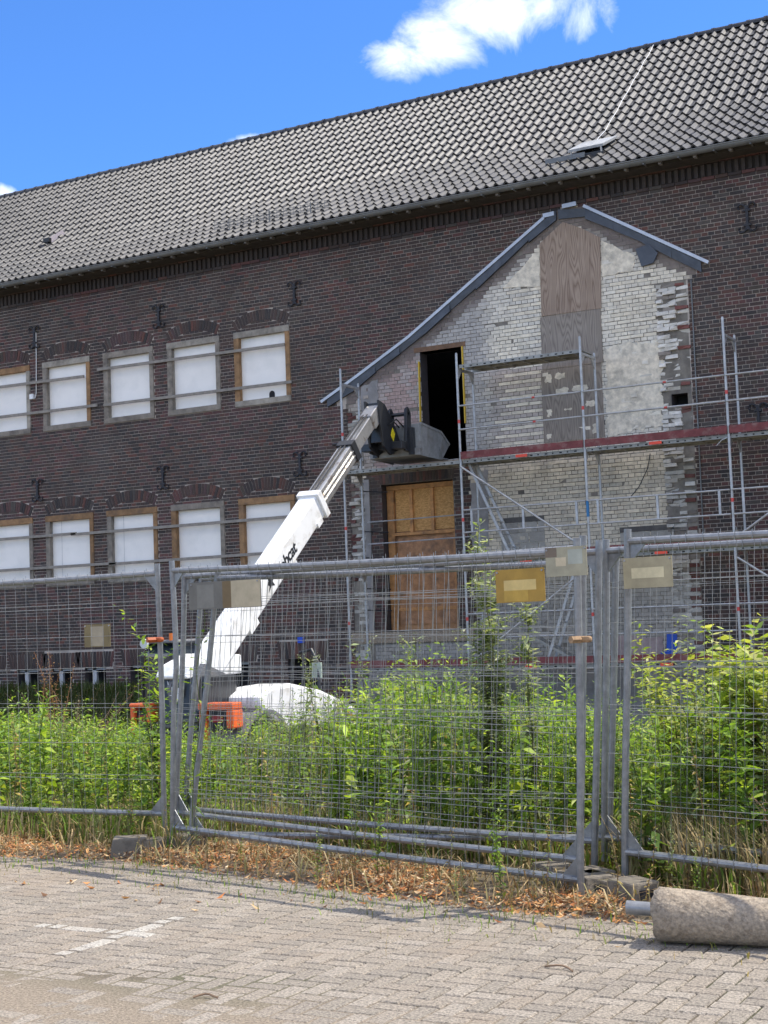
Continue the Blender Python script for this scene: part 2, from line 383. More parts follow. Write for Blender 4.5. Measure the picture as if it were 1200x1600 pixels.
halfp = {s_: make_mesh('paving_block', (b := half_block(s_, tones[1])).v, b.f, M['block'], b.c) for s_ in 'ab'}
for n_, (d, x, y, r) in enumerate(vis):
    z = rnd.uniform(-.002, .0015); mark = mark_half(x, y, r)
    rz = r+rnd.uniform(-.012, .012); x += rnd.uniform(-.0015, .0015); y += rnd.uniform(-.0015, .0015)
    if n_ < 275 or mark:
        me = white_proto if mark == 'full' else halfp[mark] if mark else rnd.choice(protos)
        o = put('paving_block', me, pav, (x, y, z), (rnd.uniform(-.006, .006), rnd.uniform(-.006, .006), rz))
        if mark: o['label'] = 'paving block with worn white paint marking a parking bay'
    else:
        b = block_mesh(rnd.choice(tones), 0); c, s = math.cos(rz), math.sin(rz); tx, ty = rnd.uniform(-.006, .006), rnd.uniform(-.006, .006)
        rest.add([(x+p[0]*c-p[1]*s, y+p[0]*s+p[1]*c, z+p[2]+p[0]*tx+p[1]*ty) for p in b.v], b.f, b.c[0])
rest.build('paving_blocks', M['block'], pav, kind='stuff')

# ------------------------------------------------------------------ the brick building
BX0, BX1 = -35.0, -3.0
bld = thing('brick_building', 'long dark brick building with grey tiled roof and pale scar of a demolished annex', 'building', (-14, D, GROUND_LOW))
WX = [-18.89, -20.78, -22.68, -24.59, -26.50, -28.41]; WW = 1.49
WZ = [(6.52, 8.22), (2.75, 4.45)]
DOOR_UP = (-14.18, -13.18, 4.86, 7.2); DOOR_LO = (-15.22, -13.52, 1.38, 4.48)
BASE = [(-26.75, -26.2, -.1, .74), (-25.63, -24.93, -.1, .75), (-24.52, -23.86, -.1, .76), (-23.47, -22.83, -.1, .77), (-22.1, -21.2, -.7, .80), (-17.72, -16.9, -.8, .86), (-19.6, -18.75, -.6, .82)]
HOLE = (-8.78, -8.46, 5.47, 5.72)
GABLE = [(-16.02, -.8), (-15.96, 4.6), (-15.98, 6.2), (-16.5, 6.42), (-14.4, 7.52), (-11.04, 9.66), (-10.75, 9.74), (-10.46, 9.70), (-7.98, 8.16), (-8.34, 7.86), (-8.38, 5.0), (-8.40, -.8)]
def gable_span(z):
    xs_ = []
    for (a, b), (c, d) in zip(GABLE, GABLE[1:]+GABLE[:1]):
        if (b-z)*(d-z) < 0: xs_.append(a+(c-a)*(z-b)/(d-b))
    return (min(xs_), max(xs_)) if len(xs_) >= 2 else None
def roof_line(x):                                             # underside of the old annex roof
    return interp(x, [-16.5, -14.4, -11.04, -10.75, -10.46, -7.98], [6.42, 7.52, 9.66, 9.74, 9.70, 8.16])
ARC_C, ARC_R = 1.33, 1.385
openings = [(x, x+WW, z0, z1) for x in WX for z0, z1 in WZ]
rects = openings+[DOOR_UP, DOOR_LO, HOLE]+BASE
# mortar backing with the openings left out, and the reveals of the doors and basement lights
def backing(name, rx, ry, rz0, rz1, m, parent, holes, y):
    xb = sorted({rx, ry}|{v for h in holes for v in h[:2] if rx < v < ry}); zb = sorted({rz0, rz1}|{v for h in holes for v in h[2:] if rz0 < v < rz1})
    b = MB()
    for i in range(len(xb)-1):
        for j in range(len(zb)-1):
            cx, cz = (xb[i]+xb[i+1])/2, (zb[j]+zb[j+1])/2
            if any(h[0] < cx < h[1] and h[2] < cz < h[3] for h in holes): continue
            b.add([(xb[i], y, zb[j]), (xb[i+1], y, zb[j]), (xb[i+1], y, zb[j+1]), (xb[i], y, zb[j+1])], [(0, 1, 2, 3)])
    return b.build(name, m, parent)
wall = backing('front_wall', BX0, BX1, GROUND_LOW, 10.12, M['mortar'], bld, rects, D+.007)
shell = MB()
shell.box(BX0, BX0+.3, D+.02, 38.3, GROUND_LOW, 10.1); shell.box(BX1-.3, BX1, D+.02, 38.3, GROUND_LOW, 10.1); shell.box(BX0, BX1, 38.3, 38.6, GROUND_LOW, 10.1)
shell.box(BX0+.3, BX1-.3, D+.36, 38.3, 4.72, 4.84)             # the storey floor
shell.build('side_wall', mat('unlit_room_wall', (.03, .028, .028), .95), bld)  # near-black colour painted on so the room behind the doorway looks unlit
rv = MB(); dk = MB()
for (a, b_, c, d) in [DOOR_UP, DOOR_LO, HOLE]+BASE:
    t = .34
    rv.add([(a, D, c), (a, D+t, c), (a, D+t, d), (a, D, d)], [(0, 3, 2, 1)], (.06, .05, .05)); rv.add([(b_, D, c), (b_, D+t, c), (b_, D+t, d), (b_, D, d)], [(0, 1, 2, 3)], (.06, .05, .05))
    rv.add([(a, D, d), (b_, D, d), (b_, D+t, d), (a, D+t, d)], [(0, 1, 2, 3)], (.06, .05, .05)); rv.add([(a, D, c), (b_, D, c), (b_, D+t, c), (a, D+t, c)], [(3, 2, 1, 0)], (.09, .08, .075))
rv.build('door_reveal', M['brick'], bld, kind='stuff')
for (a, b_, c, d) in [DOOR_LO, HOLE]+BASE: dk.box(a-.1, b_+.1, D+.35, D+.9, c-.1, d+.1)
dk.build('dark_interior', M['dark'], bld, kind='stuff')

# --- dark brickwork
PAL = [((.054, .034, .027), 30), ((.043, .030, .026), 26), ((.066, .039, .030), 20), ((.032, .026, .024), 14), ((.088, .040, .029), 13), ((.115, .045, .031), 4), ((.068, .056, .047), 9), ((.058, .044, .032), 8)]
def shade(c, a, b_, k=1.):
    f = rnd.uniform(a, b_)*k; return tuple(v*f for v in c)
palette = [c for c, w in PAL for _ in range(w)]
def dark_tone(x, z):
    n1 = vn(x, z, .5, 11); c = rnd.choice(palette)
    if n1 > .12 and rnd.random() < .45: c = rnd.choice([(.085, .040, .036), (.105, .043, .037), (.072, .040, .038)])
    f = 1.0+.22*vn(x, z, .33, 2)
    return tuple(v*f for v in c)
Xs = np.arange(BX0, BX1, .01)
def free_mask(z):
    m = np.ones(len(Xs), bool)
    for a, b_, c, d in openings+BASE:
        if c-.02 < z < d+.015: m &= ~((Xs > a) & (Xs < b_))
    for a, b_, c, d in BASE:                                      # flat soldier lintels over the basement lights
        if d < z < d+.40: m &= ~((Xs > a-.22) & (Xs < b_+.22))
    for wx in WX:
        for z0, z1 in WZ:
            xc = wx+WW/2; zc = z1+.20-ARC_R; r_ = np.hypot(Xs-xc, z-zc); ang = np.arctan2(np.abs(Xs-xc), z-zc)
            m &= ~((r_ > ARC_R+.004) & (r_ < ARC_R+.242) & (ang < .503))
    s = gable_span(z)
    if s: m &= ~((Xs > s[0]) & (Xs < s[1]))
    return m
def runs(m):
    d = np.diff(np.concatenate([[0], m.astype(np.int8), [0]])); return [(Xs[a], Xs[min(b_, len(Xs))-1]+.01) for a, b_ in zip(np.where(d == 1)[0], np.where(d == -1)[0])]
CO, ST = .077, .26
JW, JH = .2475, .0645                                         # brick face; the rest of the module is mortar
def course_bricks(i):
    """cross bond: rows of stretchers, every second one shifted, between rows of headers"""
    if i % 2: return [(BX0-.065+k*.13, BX0-.065+k*.13+JW/2-.006) for k in range(int((BX1-BX0)/.13)+2)]
    o = -.13 if i % 4 else 0.
    return [(BX0+o+k*ST, BX0+o+k*ST+JW) for k in range(int((BX1-BX0)/ST)+2)]
full, wallm = [], MB()
i = 0; z = GROUND_LOW
while z < 9.74:
    zc = z+.0335; rr = runs(free_mask(zc))
    for x0, x1 in course_bricks(i):
        for a, b_ in rr:
            p, q = max(x0, a), min(x1, b_)
            if q-p < .02: continue
            whole = q-p > (x1-x0)-.002
            full.append((p, q, z, whole))
    z += CO; i += 1
bp = {}
for ln in (JW, JW/2-.006):
    bp[ln] = []
    for c in palette[::6]:
        b = MB(); b.face_brick(-ln/2, ln/2, -.03225, .03225, 0, .012, c); bp[ln].append(make_mesh('brick', b.v, b.f, M['brick'], b.c))
def seen(u, v): return 0 < u < 1200 and v < 820
cand = []
for n_, (p, q, z, whole) in enumerate(full):
    u, v, d = to_px(((p+q)/2, D, z)); ok = whole and q-p > .2 and seen(u, v)
    cand.append((d if ok else 999, n_))
pick = {n_ for d, n_ in sorted(cand)[:300] if d < 900}
for n_, (p, q, z, whole) in enumerate(full):
    pr = rnd.uniform(0, .004)
    if n_ in pick:
        ln = JW if q-p > .2 else JW/2-.006
        put('brick', rnd.choice(bp[ln]), wall, ((p+q)/2, D-pr, z+.0335))
    else:
        wallm.face_brick(p, q, z, z+JH, D-pr, D+.012, dark_tone(p, z))
wallm.build('brickwork', M['brick'], wall, kind='stuff')
# arches, soldier lintels
for wx in WX:
    for z0, z1 in WZ:
        b = MB(); xc = wx+WW/2; zc = z1+.20-ARC_R; n_ = 19
        for k in range(n_):
            a0 = -.505+k*1.01/n_; a1 = a0+1.01/n_-.0085; c = dark_tone(wx+k*.1, z1)
            q = [(xc+math.sin(t)*r_, zc+math.cos(t)*r_) for t, r_ in ((a0, ARC_R), (a1, ARC_R), (a1, ARC_R+.24), (a0, ARC_R+.24))]
            pr = rnd.uniform(.002, .008)
            b.add([(x, D-pr, z) for x, z in q]+[(x, D+.012, z) for x, z in q], [(0, 1, 2, 3), (0, 4, 5, 1), (1, 5, 6, 2), (2, 6, 7, 3), (3, 7, 4, 0)], c)
        b.build('brick_arch', M['brick'], bld, kind='stuff')
for a, b_, c, d in BASE:
    b = MB(); x0, x1 = a-.2, b_+.2; n_ = int((x1-x0)/.077); xm = (x0+x1)/2
    for k in range(n_):
        x = x0+k*(x1-x0)/n_; w = (x1-x0)/n_-.008; sk = .16*((x+w/2-xm)/(x1-x0)); col = dark_tone(x, d)
        if b_ > -16: sk = 0
        b.add([(x-sk*0, D-.004, d+.005), (x+w-sk*0, D-.004, d+.005), (x+w+sk, D-.004, d+.375), (x+sk, D-.004, d+.375), (x, D+.012, d+.005), (x+w, D+.012, d+.005), (x+w+sk, D+.012, d+.375), (x+sk, D+.012, d+.375)],
              [(0, 1, 2, 3), (0, 4, 5, 1), (1, 5, 6, 2), (2, 6, 7, 3), (3, 7, 4, 0)], col)
    b.build('soldier_lintel', M['brick'], bld, kind='stuff')
    if b_ < -18:
        b = MB(); f = a+.25*(b_-a); b.box(f, f+.11, D+.10, D+.17, c, d, (.5, .5, .5)); b.box(a, b_, D+.10, D+.16, d-.06, d, (.45, .45, .46)); b.build('basement_window_frame', M['plain'], bld)
# dentil course below the gutter
MB().box(BX0, BX1, D-.006, D+.004, 9.80, 10.04).build('dentil_backing', mat('near_black_brick', (.026, .021, .019), .9), bld)  # near-black strip laid behind the dentils to darken the gaps
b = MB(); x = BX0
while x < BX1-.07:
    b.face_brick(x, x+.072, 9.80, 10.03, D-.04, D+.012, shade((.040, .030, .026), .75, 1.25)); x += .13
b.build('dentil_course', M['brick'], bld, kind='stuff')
b = MB(); x = BX0
while x < BX1-.25:
    b.face_brick(x, x+.25, 9.735, 9.795, D-.03, D+.012, dark_tone(x, 9.7)); b.face_brick(x+.1, x+.35, 10.04, 10.105, D-.075, D+.012, dark_tone(x, 10)); x += .26
b.build('cornice_course', M['brick'], bld, kind='stuff')

# --- boarded windows
BROWN, GREY, PALE = (.27, .155, .07), (.235, .205, .165), (.30, .27, .22)
frames = {(0, 0): (BROWN, BROWN, PALE, PALE), (1, 0): (GREY, GREY, PALE, GREY), (2, 0): (GREY, GREY, GREY, GREY), (3, 0): (GREY, BROWN, PALE, GREY), (4, 0): (GREY, PALE, BROWN, GREY), (5, 0): (GREY, GREY, GREY, GREY),
          (0, 1): (BROWN, BROWN, BROWN, GREY), (1, 1): (BROWN, GREY, GREY, GREY), (2, 1): (GREY, BROWN, BROWN, PALE), (3, 1): (GREY, BROWN, BROWN, GREY), (4, 1): (GREY, GREY, BROWN, GREY), (5, 1): (GREY, GREY, BROWN, GREY)}
def tinted(c, s=.12): f = 1+rnd.uniform(-s, s); return tuple(v*f for v in c)
for i, x in enumerate(WX):
    for k, (z0, z1) in enumerate(WZ):
        fl, fr, ft, fb = frames[(i, k)]; t = rnd.uniform(-.01, .01)
        b = MB(); b.box(x+.10, x+WW-.09, D+.085+t, D+.11+t, z0+.10, z1-.10)
        wnd = b.build('boarded_window', M['board'], bld)
        yf, yb = D-.022, D+.13
        MB().box(x, x+.135, yf, yb, z0+.132, z1-.142, tinted(fl)).build('jamb', M['timber'], wnd, bevel=.006)
        MB().box(x+WW-.115, x+WW, yf, yb, z0+.132, z1-.142, tinted(fr)).build('jamb', M['timber'], wnd, bevel=.006)
        MB().box(x-.004, x+WW+.004, yf-.004, yb, z1-.14, z1, tinted(ft)).build('lintel', M['timber'], wnd, bevel=.006)
        MB().box(x-.004, x+WW+.004, yf-.012, yb, z0, z0+.13, tinted(fb)).build('sill', M['timber'], wnd, bevel=.006)
        if (i, k) == (0, 0):
            q = [(x+.855, z0+.10)]+[(x+.93-.075*math.cos(a), z0+.22+.075*math.sin(a)) for a in np.linspace(0, math.pi, 9)]+[(x+1.005, z0+.10)]
            MB().prism([(a, D+.084+t, c) for a, c in q], (0, -.004, 0)).build('cut_opening', M['dark'], wnd)
        if (i, k) in ((2, 1), (3, 1)):
            MB().box(x+.42, x+.426, D+.082+t, D+.084+t, z0+.12, z1-.12, (.3, .3, .3)).build('panel_joint', M['plain'], wnd)
for x0, x1, z0, z1 in ((-22.83, -17.50, 7.84, 7.78), (-22.66, -17.34, 6.97, 6.93), (-29, -23.25, 7.82, 7.73), (-29, -22.86, 7.05, 6.99),
                       (-29, -23.6, 3.98, 3.975), (-23.75, -17.45, 3.955, 3.965), (-29, -22.4, 3.21, 3.20), (-22.6, -17.5, 3.185, 3.20)):
    MB().bar((x0, D-.052, z0), (x1, D-.052, z1), .045, .064, col=(1, 1, 1)).build('batten', M['batten'], bld)

# --- wrought-iron wall anchors
def anchor(x, z):
    b = MB(); y = D-.03
    b.bar((x, y, z-.23), (x, y, z+.23), .05, .035, up=(0, 1, 0))
    for s in (-1, 1):
        for e in (-1, 1):
            pts = [(x+s*(.015+.075*(1-math.cos(t))), y-.004, z+e*(.15+.085*math.sin(t)+.02*t)) for t in np.linspace(0, 3.9, 9)]
            b.tube(pts, .019, 5)
        b.bar((x-.07, y-.01, z+s*.14), (x+.07, y-.01, z+s*.14), .035, .03, up=(0, 1, 0))
    b.build('wall_anchor', M['iron'], bld)
for x in (-17.22, -20.98, -24.82, -28.6, -7.13): anchor(x, 8.88); anchor(x, 5.1)
b = MB(); b.tube([(-24.77, D-.015, 9.0), (-24.775, D-.02, 8.3), (-24.80, D-.018, 7.5), (-24.84, D-.02, 7.38), (-24.9, D-.025, 7.40)], .011, 6, (.75, .74, .7)); b.box(-24.98, -24.87, D-.07, D, 7.36, 7.48, (.8, .8, .78))
b.build('hanging_cable', M['plain'], bld)
b = MB(); b.box(-17.40, -17.27, D-.08, D, 1.2, 1.33, (.01, .07, .5)); b.build('blue_wall_fitting', M['plain'], bld)

# ------------------------------------------------------------------ scar of the demolished annex
gab = backing('gable_wall', -16.02, -8.38, GROUND_LOW, 6.3, M['white_mortar'], bld, [DOOR_UP, DOOR_LO, HOLE], D+.0045)
b = MB()
top = [(x, roof_line(x)-.03) for x in np.linspace(-16.1, -8.0, 40)]
poly = [(-16.0, 6.3)]+[(x, z) for x, z in top if z > 6.32]+[(-8.38, 7.86), (-8.38, 6.3)]
# upper half of the backing, with the doorway notch cut by building it in strips
for x0, x1 in zip(np.linspace(-16.0, -8.38, 61)[:-1], np.linspace(-16.0, -8.38, 61)[1:]):
    t0, t1 = max(6.3, min(roof_line(x0)-.02, 9.68)), max(6.3, min(roof_line(x1)-.02, 9.68)); lo = 6.3
    xm = (x0+x1)/2
    if DOOR_UP[0] < xm < DOOR_UP[1]: lo = DOOR_UP[3]
    b.add([(x0, D+.0045, lo), (x1, D+.0045, lo), (x1, D+.0045, t1), (x0, D+.0045, t0)], [(0, 1, 2, 3)])
b.build('gable_backing', M['white_mortar'], bld)

def mixc(a, b_, t): return tuple(p+(q-p)*t for p, q in zip(a, b_))
LIME, LIMED, PINK, GRIME = (.82, .735, .575), (.70, .61, .46), (.38, .265, .235), (.14, .11, .098)
def gable_tone(x, z):
    n1 = vn(x, z, .9, 21); n2 = vn(x, z, 2.6, 31); j = 1+rnd.uniform(-.10, .10)
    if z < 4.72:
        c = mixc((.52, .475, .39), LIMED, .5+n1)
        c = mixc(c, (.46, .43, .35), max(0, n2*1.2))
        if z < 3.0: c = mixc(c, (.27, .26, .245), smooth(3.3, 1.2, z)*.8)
    else:
        c = mixc(LIME, (.62, .59, .52), max(0, min(1, .4+n1)))
        if -12.55 < x < -11.4 and 5.0 < z < 6.75: c = mixc(c, (.42, .355, .325), .75)
        if x < -12.3: c = mixc(c, (.41, .39, .36), smooth(-12.2, -12.9, x))
        if x < -14.2: c = mixc(c, PINK, smooth(-14.2, -14.3, x)*(.85 if n2 > -.25 else .4))
        if x < -15.25: c = mixc(c, (.40, .37, .31), .7)
        dl = roof_line(x)-z
        c = mixc(c, GRIME, smooth(.62+.18*n2, .40, dl)*.93)
    return tuple(v*j for v in c)
def jamb_zone(x, z): return z < 4.76 and (-15.52 < x < -15.0 or -13.56 < x < -13.14) and z > 1.3
gb, gm = [], MB()
i = 0; z = GROUND_LOW
while z < 9.6:
    zc = z+.0335; s = gable_span(zc)
    if s:
        mk = (Xs > max(s[0], -16.0)+.02) & (Xs < min(s[1]-.03, -8.98 if 2.3 < zc < 7.9 else 9))
        for a, b_, c, d in (DOOR_UP, DOOR_LO): 
            if c < zc < d: mk &= ~((Xs > a) & (Xs < b_))
        if 4.47 < zc < 4.76: mk &= ~((Xs > -15.27) & (Xs < -13.5))
        if zc < 4.6: mk &= ~(Xs < -15.5)
        if 4.72 < zc < 6.1: mk &= ~(Xs < -15.62)
        for x0, x1 in course_bricks(i):
            for a, b_ in runs(mk):
                p, q = max(x0, a), min(x1, b_)
                if q-p >= .03: gb.append((p, q, z))
    z += CO; i += 1
cand = []
for n_, (p, q, z) in enumerate(gb):
    u, v, d = to_px(((p+q)/2, D, z)); hidden = z < 2.9 or (-11.45 < p < -10.0 and 5 < z < 9.3) or jamb_zone(p, z) or (-10.15 < p < -8.8 and 4.95 < z < 6.85)
    cand.append((999 if hidden or q-p < .2 or not seen(u, v) else d, n_))
pick = {n_ for d, n_ in sorted(cand)[:300] if d < 900}
wp = []
for k in range(10):
    b = MB(); f = rnd.uniform(.86, 1.06); b.face_brick(-.125, .125, -.0315, .0315, 0, .014, tuple(v*f for v in (.78, .70, .55)), j=.004); wp.append(make_mesh('brick', b.v, b.f, M['white_brick'], b.c))
lowp = []
for k in range(10):
    b = MB(); f = rnd.uniform(.84, 1.1); b.face_brick(-.125, .125, -.0315, .0315, 0, .014, tuple(v*f for v in (.68, .595, .45)), j=.004); lowp.append(make_mesh('brick', b.v, b.f, M['white_brick'], b.c))
dm = MB()
for n_, (p, q, z) in enumerate(gb):
    pr = rnd.uniform(-.002, .007)+(rnd.uniform(0, .02) if rnd.random() < .04 else 0)
    if n_ in pick and abs(q-p-JW) < .012 and roof_line(p)-z > .75:
        put('brick', rnd.choice(wp if z > 4.72 else lowp), gab, ((p+q)/2, D-pr, z+.0335))
    elif jamb_zone((p+q)/2, z): dm.face_brick(p, q, z, z+.065, D-pr*.4, D+.012, dark_tone(p, z))
    else:
        if rnd.random() < .012: continue                       # a missing brick leaves a dark pocket
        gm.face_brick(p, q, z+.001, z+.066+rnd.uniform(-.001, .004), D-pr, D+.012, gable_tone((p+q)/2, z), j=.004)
gm.build('limewashed_brickwork', M['white_brick'], gab, kind='stuff')
x = -15.25
while x < -13.52: dm.face_brick(x, x+.062, 4.49, 4.74, D-.006, D+.012, dark_tone(x, 4.6)); x += .074
dm.build('door_surround_brickwork', M['brick'], gab, kind='stuff')
# ragged toothing where the annex walls were torn out
def tooth(b, x, z, w, h, out, col):
    q = [(x+w*a+rnd.uniform(-.012, .012), D-out*(1 if k < 4 else 0)+(rnd.uniform(-.025, .025) if k < 4 else .02), z+h*c+rnd.uniform(-.008, .008)) for k, (a, c) in enumerate([(0, 0), (1, 0), (1, 1), (0, 1)]*2)]
    b.add(q, [(0, 1, 2, 3), (0, 4, 5, 1), (1, 5, 6, 2), (2, 6, 7, 3), (3, 7, 4, 0)], col)
REDB, WB = (.19, .075, .06), (.70, .66, .58)
b = MB(); z = .4; i = 0
while z < 7.86:
    edge = -8.40+(.05 if z > 6 else 0); hole = HOLE[2]-.06 < z < HOLE[3]+.03
    segs = [(-8.98, -8.73), (-8.73, -8.58), (-8.58, edge)] if i % 2 else [(-8.98, -8.85), (-8.85, -8.60), (-8.60, edge)]
    for k, (a, c) in enumerate(segs):
        if hole and c > HOLE[0] and a < HOLE[1]+.02: continue
        if k == 2 and rnd.random() < .30: continue
        if k == 1 and rnd.random() < .10: continue
        out = rnd.uniform(-.03, .07) if z > 3 else rnd.uniform(-.01, .03)
        col = REDB if (k == 2 and rnd.random() < .45) else (WB if rnd.random() < .72 else (.30, .26, .22))
        tooth(b, a+.004, z+.004, c-a-.008, .068, out, shade(col, .8, 1.08, 1 if z > 4.7 else .72))
    z += CO; i += 1
b.build('broken_quoin', M['white_brick'], gab, kind='stuff', )
b = MB(); z = .4; i = 0
while z < 6.05:
    if 4.62 < z < 4.72: z += CO; i += 1; continue
    segs = [(-15.98, -15.86), (-15.86, -15.62)] if i % 2 else [(-15.98, -15.74), (-15.74, -15.62)]
    for k, (a, c) in enumerate(segs):
        if k == 0 and rnd.random() < .35: continue
        col = (.13, .055, .048) if (k == 0 and rnd.random() < .55) else ((.50, .48, .43) if rnd.random() < .8 else (.28, .25, .21))
        tooth(b, a+.004, z+.004, c-a-.008, .067, rnd.uniform(-.02, .06), shade(col, .75, 1.05))
    z += CO; i += 1
b.build('broken_quoin', M['white_brick'], gab, kind='stuff')
b = MB(); b.box(-15.63, -15.5, D-.035, D+.01, 1.35, 4.62, (.42, .40, .36)); b.build('plaster_strip', M['plaster_grey'], bld)
def ragged(pts, n=5, amp=.035):
    out = []
    for (a, c), (d, e) in zip(pts, pts[1:]+pts[:1]):
        for k in range(n):
            t = k/n; out.append((a+(d-a)*t+(rnd.uniform(-amp, amp) if k else 0), c+(e-c)*t+(rnd.uniform(-amp, amp) if k else 0)))
    return out
def patch(name, pts, m, out=.014, n=6, amp=.03):
    return MB().prism([(x, D-out, z) for x, z in ragged(pts, n, amp)], (0, out+.008, 0)).build(name, m, bld)
patch('plaster_patch', [(-12.2, 8.28), (-11.38, 8.20), (-11.36, 8.95), (-11.5, 8.86)], M['plaster'], .012, 7, .02)
patch('plaster_patch', [(-10.07, 8.20), (-9.42, 8.22), (-9.36, 8.50), (-10.04, 8.92)], M['plaster'], .012, 9, .022)
patch('plaster_patch', [(-10.10, 5.02), (-8.97, 5.14), (-8.93, 6.80), (-10.08, 6.80)], M['plaster'], .008, 16, .055)
patch('plaster_patch', [(-15.6, 5.3), (-15.25, 5.3), (-15.2, 6.75), (-15.62, 6.62)], M['plaster_grey'], .012)
patch('plaster_patch', [(-13.12, 3.0), (-12.75, 3.05), (-12.7, 4.6), (-13.1, 4.6)], M['plaster_grey'], .012)
# plinth of the annex: grey render and a pale slab below the timber door
b = MB(); b.box(-16.05, -13.15, D-.06, D, 1.14, 1.37); b.build('door_threshold', M['concrete'], bld, bevel=.012)
patch('plinth_render', [(-15.9, -.8), (-13.2, -.8), (-13.2, .45), (-15.9, .5)], M['plaster_grey'], .02, 4, .015)
patch('plinth_render', [(-13.1, -.8), (-9.22, -.8), (-9.25, .5), (-13.1, .52)], M['plaster_grey'], .03, 4, .012)
patch('pink_render', [(-10.25, .72), (-9.2, .72), (-9.2, 1.12), (-10.25, 1.14)], mat('pink_render', (.36, .28, .265), .9), .012)
MB().prism([(x, D-.05, z) for x, z in ((-9.24, .74), (-8.92, .74), (-8.9, 1.15), (-9.1, 1.16), (-9.12, .83), (-9.24, .82))], (0, .02, 0)).build('blue_sheet', M['blue'], bld)
# bricked-up openings below the scar
def blocked(x0, x1, z0, z1):
    b = MB(); 
    b.box(x0, x1, D-.016, D+.0, z1-.10, z1, (.09, .085, .08)); nr = max(2, int((z1-.1-z0)/.16))
    for r_ in range(nr):
        x = x0-(.2 if r_ % 2 else 0)
        while x < x1-.03:
            p, q = max(x, x0), min(x+.40, x1)
            if q-p > .04: b.face_brick(p+.006, q-.006, z0+r_*(z1-.1-z0)/nr+.005, z0+(r_+1)*(z1-.1-z0)/nr-.005, D-.012, D, shade((.33, .315, .28), .85, 1.1))
            x += .41
    b.build('bricked_up_opening', M['white_brick'], bld)
blocked(-12.48, -11.52, 2.86, 3.58); blocked(-9.95, -8.86, 2.80, 3.24)
MB().tube([(-9.25, D-.03, 4.62), (-9.3, D-.06, 4.35), (-9.5, D-.05, 4.0), (-9.72, D-.04, 3.78)], .009, 5).build('loose_cable', M['iron'], bld)
MB().bar((-8.30, D-.012, 2.3), (-8.27, D-.012, 7.86), .022, .03, up=(0, 1, 0)).build('edge_profile', M['zinc'], bld)

# roof trace: bright capping strips over lead aprons
def flash(pts, w=.06):
    b = MB()
    for p, q in zip(pts, pts[1:]):
        b.bar((p[0], D-.045, p[1]), (q[0], D-.045, q[1]), .075, w)
    b.build('flashing_strip', M['alu'], bld)
flash([(-16.60, 6.40), (-15.68, 6.86), (-14.4, 7.54), (-11.20, 9.56)]); flash([(-10.35, 9.66), (-7.90, 8.14)])
for x0, x1, z in ((-11.22, -10.98, 9.60), (-10.80, -10.50, 9.72)): MB().bar((x0, D-.05, z), (x1, D-.05, z+.012), .06, .085).build('ridge_cap', M['alu'], bld)
def apron(x0, x1, n):
    for k in range(n):
        a = x0+(x1-x0)*k/n; c = x0+(x1-x0)*(k+1)/n; za, zc_ = roof_line(a)-.02, roof_line(c)-.02
        da, dc = rnd.uniform(.14, .22), rnd.uniform(.14, .22)
        top_ = [(a, D-.06, za), (c, D-.06, zc_)]; low = [(c, D-.028-rnd.uniform(0, .05), zc_-dc), (a, D-.028-rnd.uniform(0, .05), za-da)]
        MB().add(top_+low+[(p[0], D+.004, p[2]) for p in top_+low], [(0, 1, 2, 3), (7, 6, 5, 4), (0, 4, 5, 1), (1, 5, 6, 2), (2, 6, 7, 3), (3, 7, 4, 0)]).build('lead_apron', M['lead'], bld)
apron(-16.45, -10.95, 9); apron(-10.9, -8.05, 5)
MB().prism([(x, D-.07, z) for x, z in ((-9.32, 8.62), (-9.05, 8.68), (-8.88, 8.48), (-8.98, 8.30), (-9.22, 8.26))], (0, .03, 0)).build('lead_apron', M['lead'], bld)

# weathered plywood sheets over the old opening
MB().prism([(x, D-.03, z) for x, z in ((-11.37, 7.58), (-10.10, 7.57), (-10.05, 8.98), (-10.42, 9.22), (-10.82, 9.42), (-11.34, 9.06))], (0, .022, 0)).build('plywood_sheet', M['ply'], bld)
MB().box(-11.40, -10.12, D-.027, D-.008, 6.50, 7.565).build('plywood_sheet', M['ply_grey'], bld)
MB().box(-11.44, -10.16, D-.024, D-.006, 5.03, 6.49).build('plywood_sheet', M['ply_grey'], bld)
for (x, z, w, h) in ((-11.28, 6.30, .12, .16), (-11.02, 6.34, .2, .10), (-10.62, 6.05, .30, .10), (-11.0, 6.02, .26, .12), (-11.3, 5.62, .10, .14), (-10.42, 5.72, .16, .12), (-10.35, 5.2, .1, .18), (-11.32, 5.15, .08, .1), (-10.9, 5.65, .12, .05)):
    patch('plaster_remnant', [(x-w/2, z-h/2), (x+w/2, z-h/2), (x+w/2, z+h/2), (x-w/2, z+h/2)], M['plaster'], .030, 3, .03)

# yellow edge strips and the lintel of the open doorway
MB().bar((-14.205, D-.02, 5.42), (-14.185, D-.02, 7.0), .022, .055, up=(0, 1, 0), col=(.62, .40, .02)).build('yellow_edge_strip', M['plain'], bld)
MB().bar((-13.165, D-.02, 5.6), (-13.165, D-.02, 7.2), .022, .05, up=(0, 1, 0), col=(.62, .40, .02)).build('yellow_edge_strip', M['plain'], bld)
MB().box(-14.3, -13.1, D-.012, D+.3, 7.2, 7.30, (.16, .09, .05)).build('door_lintel', M['timber'], bld)
MB().box(-14.25, -13.1, D-.05, D+.2, 4.76, 4.86, (.3, .28, .25)).build('door_step', M['concrete'], bld)

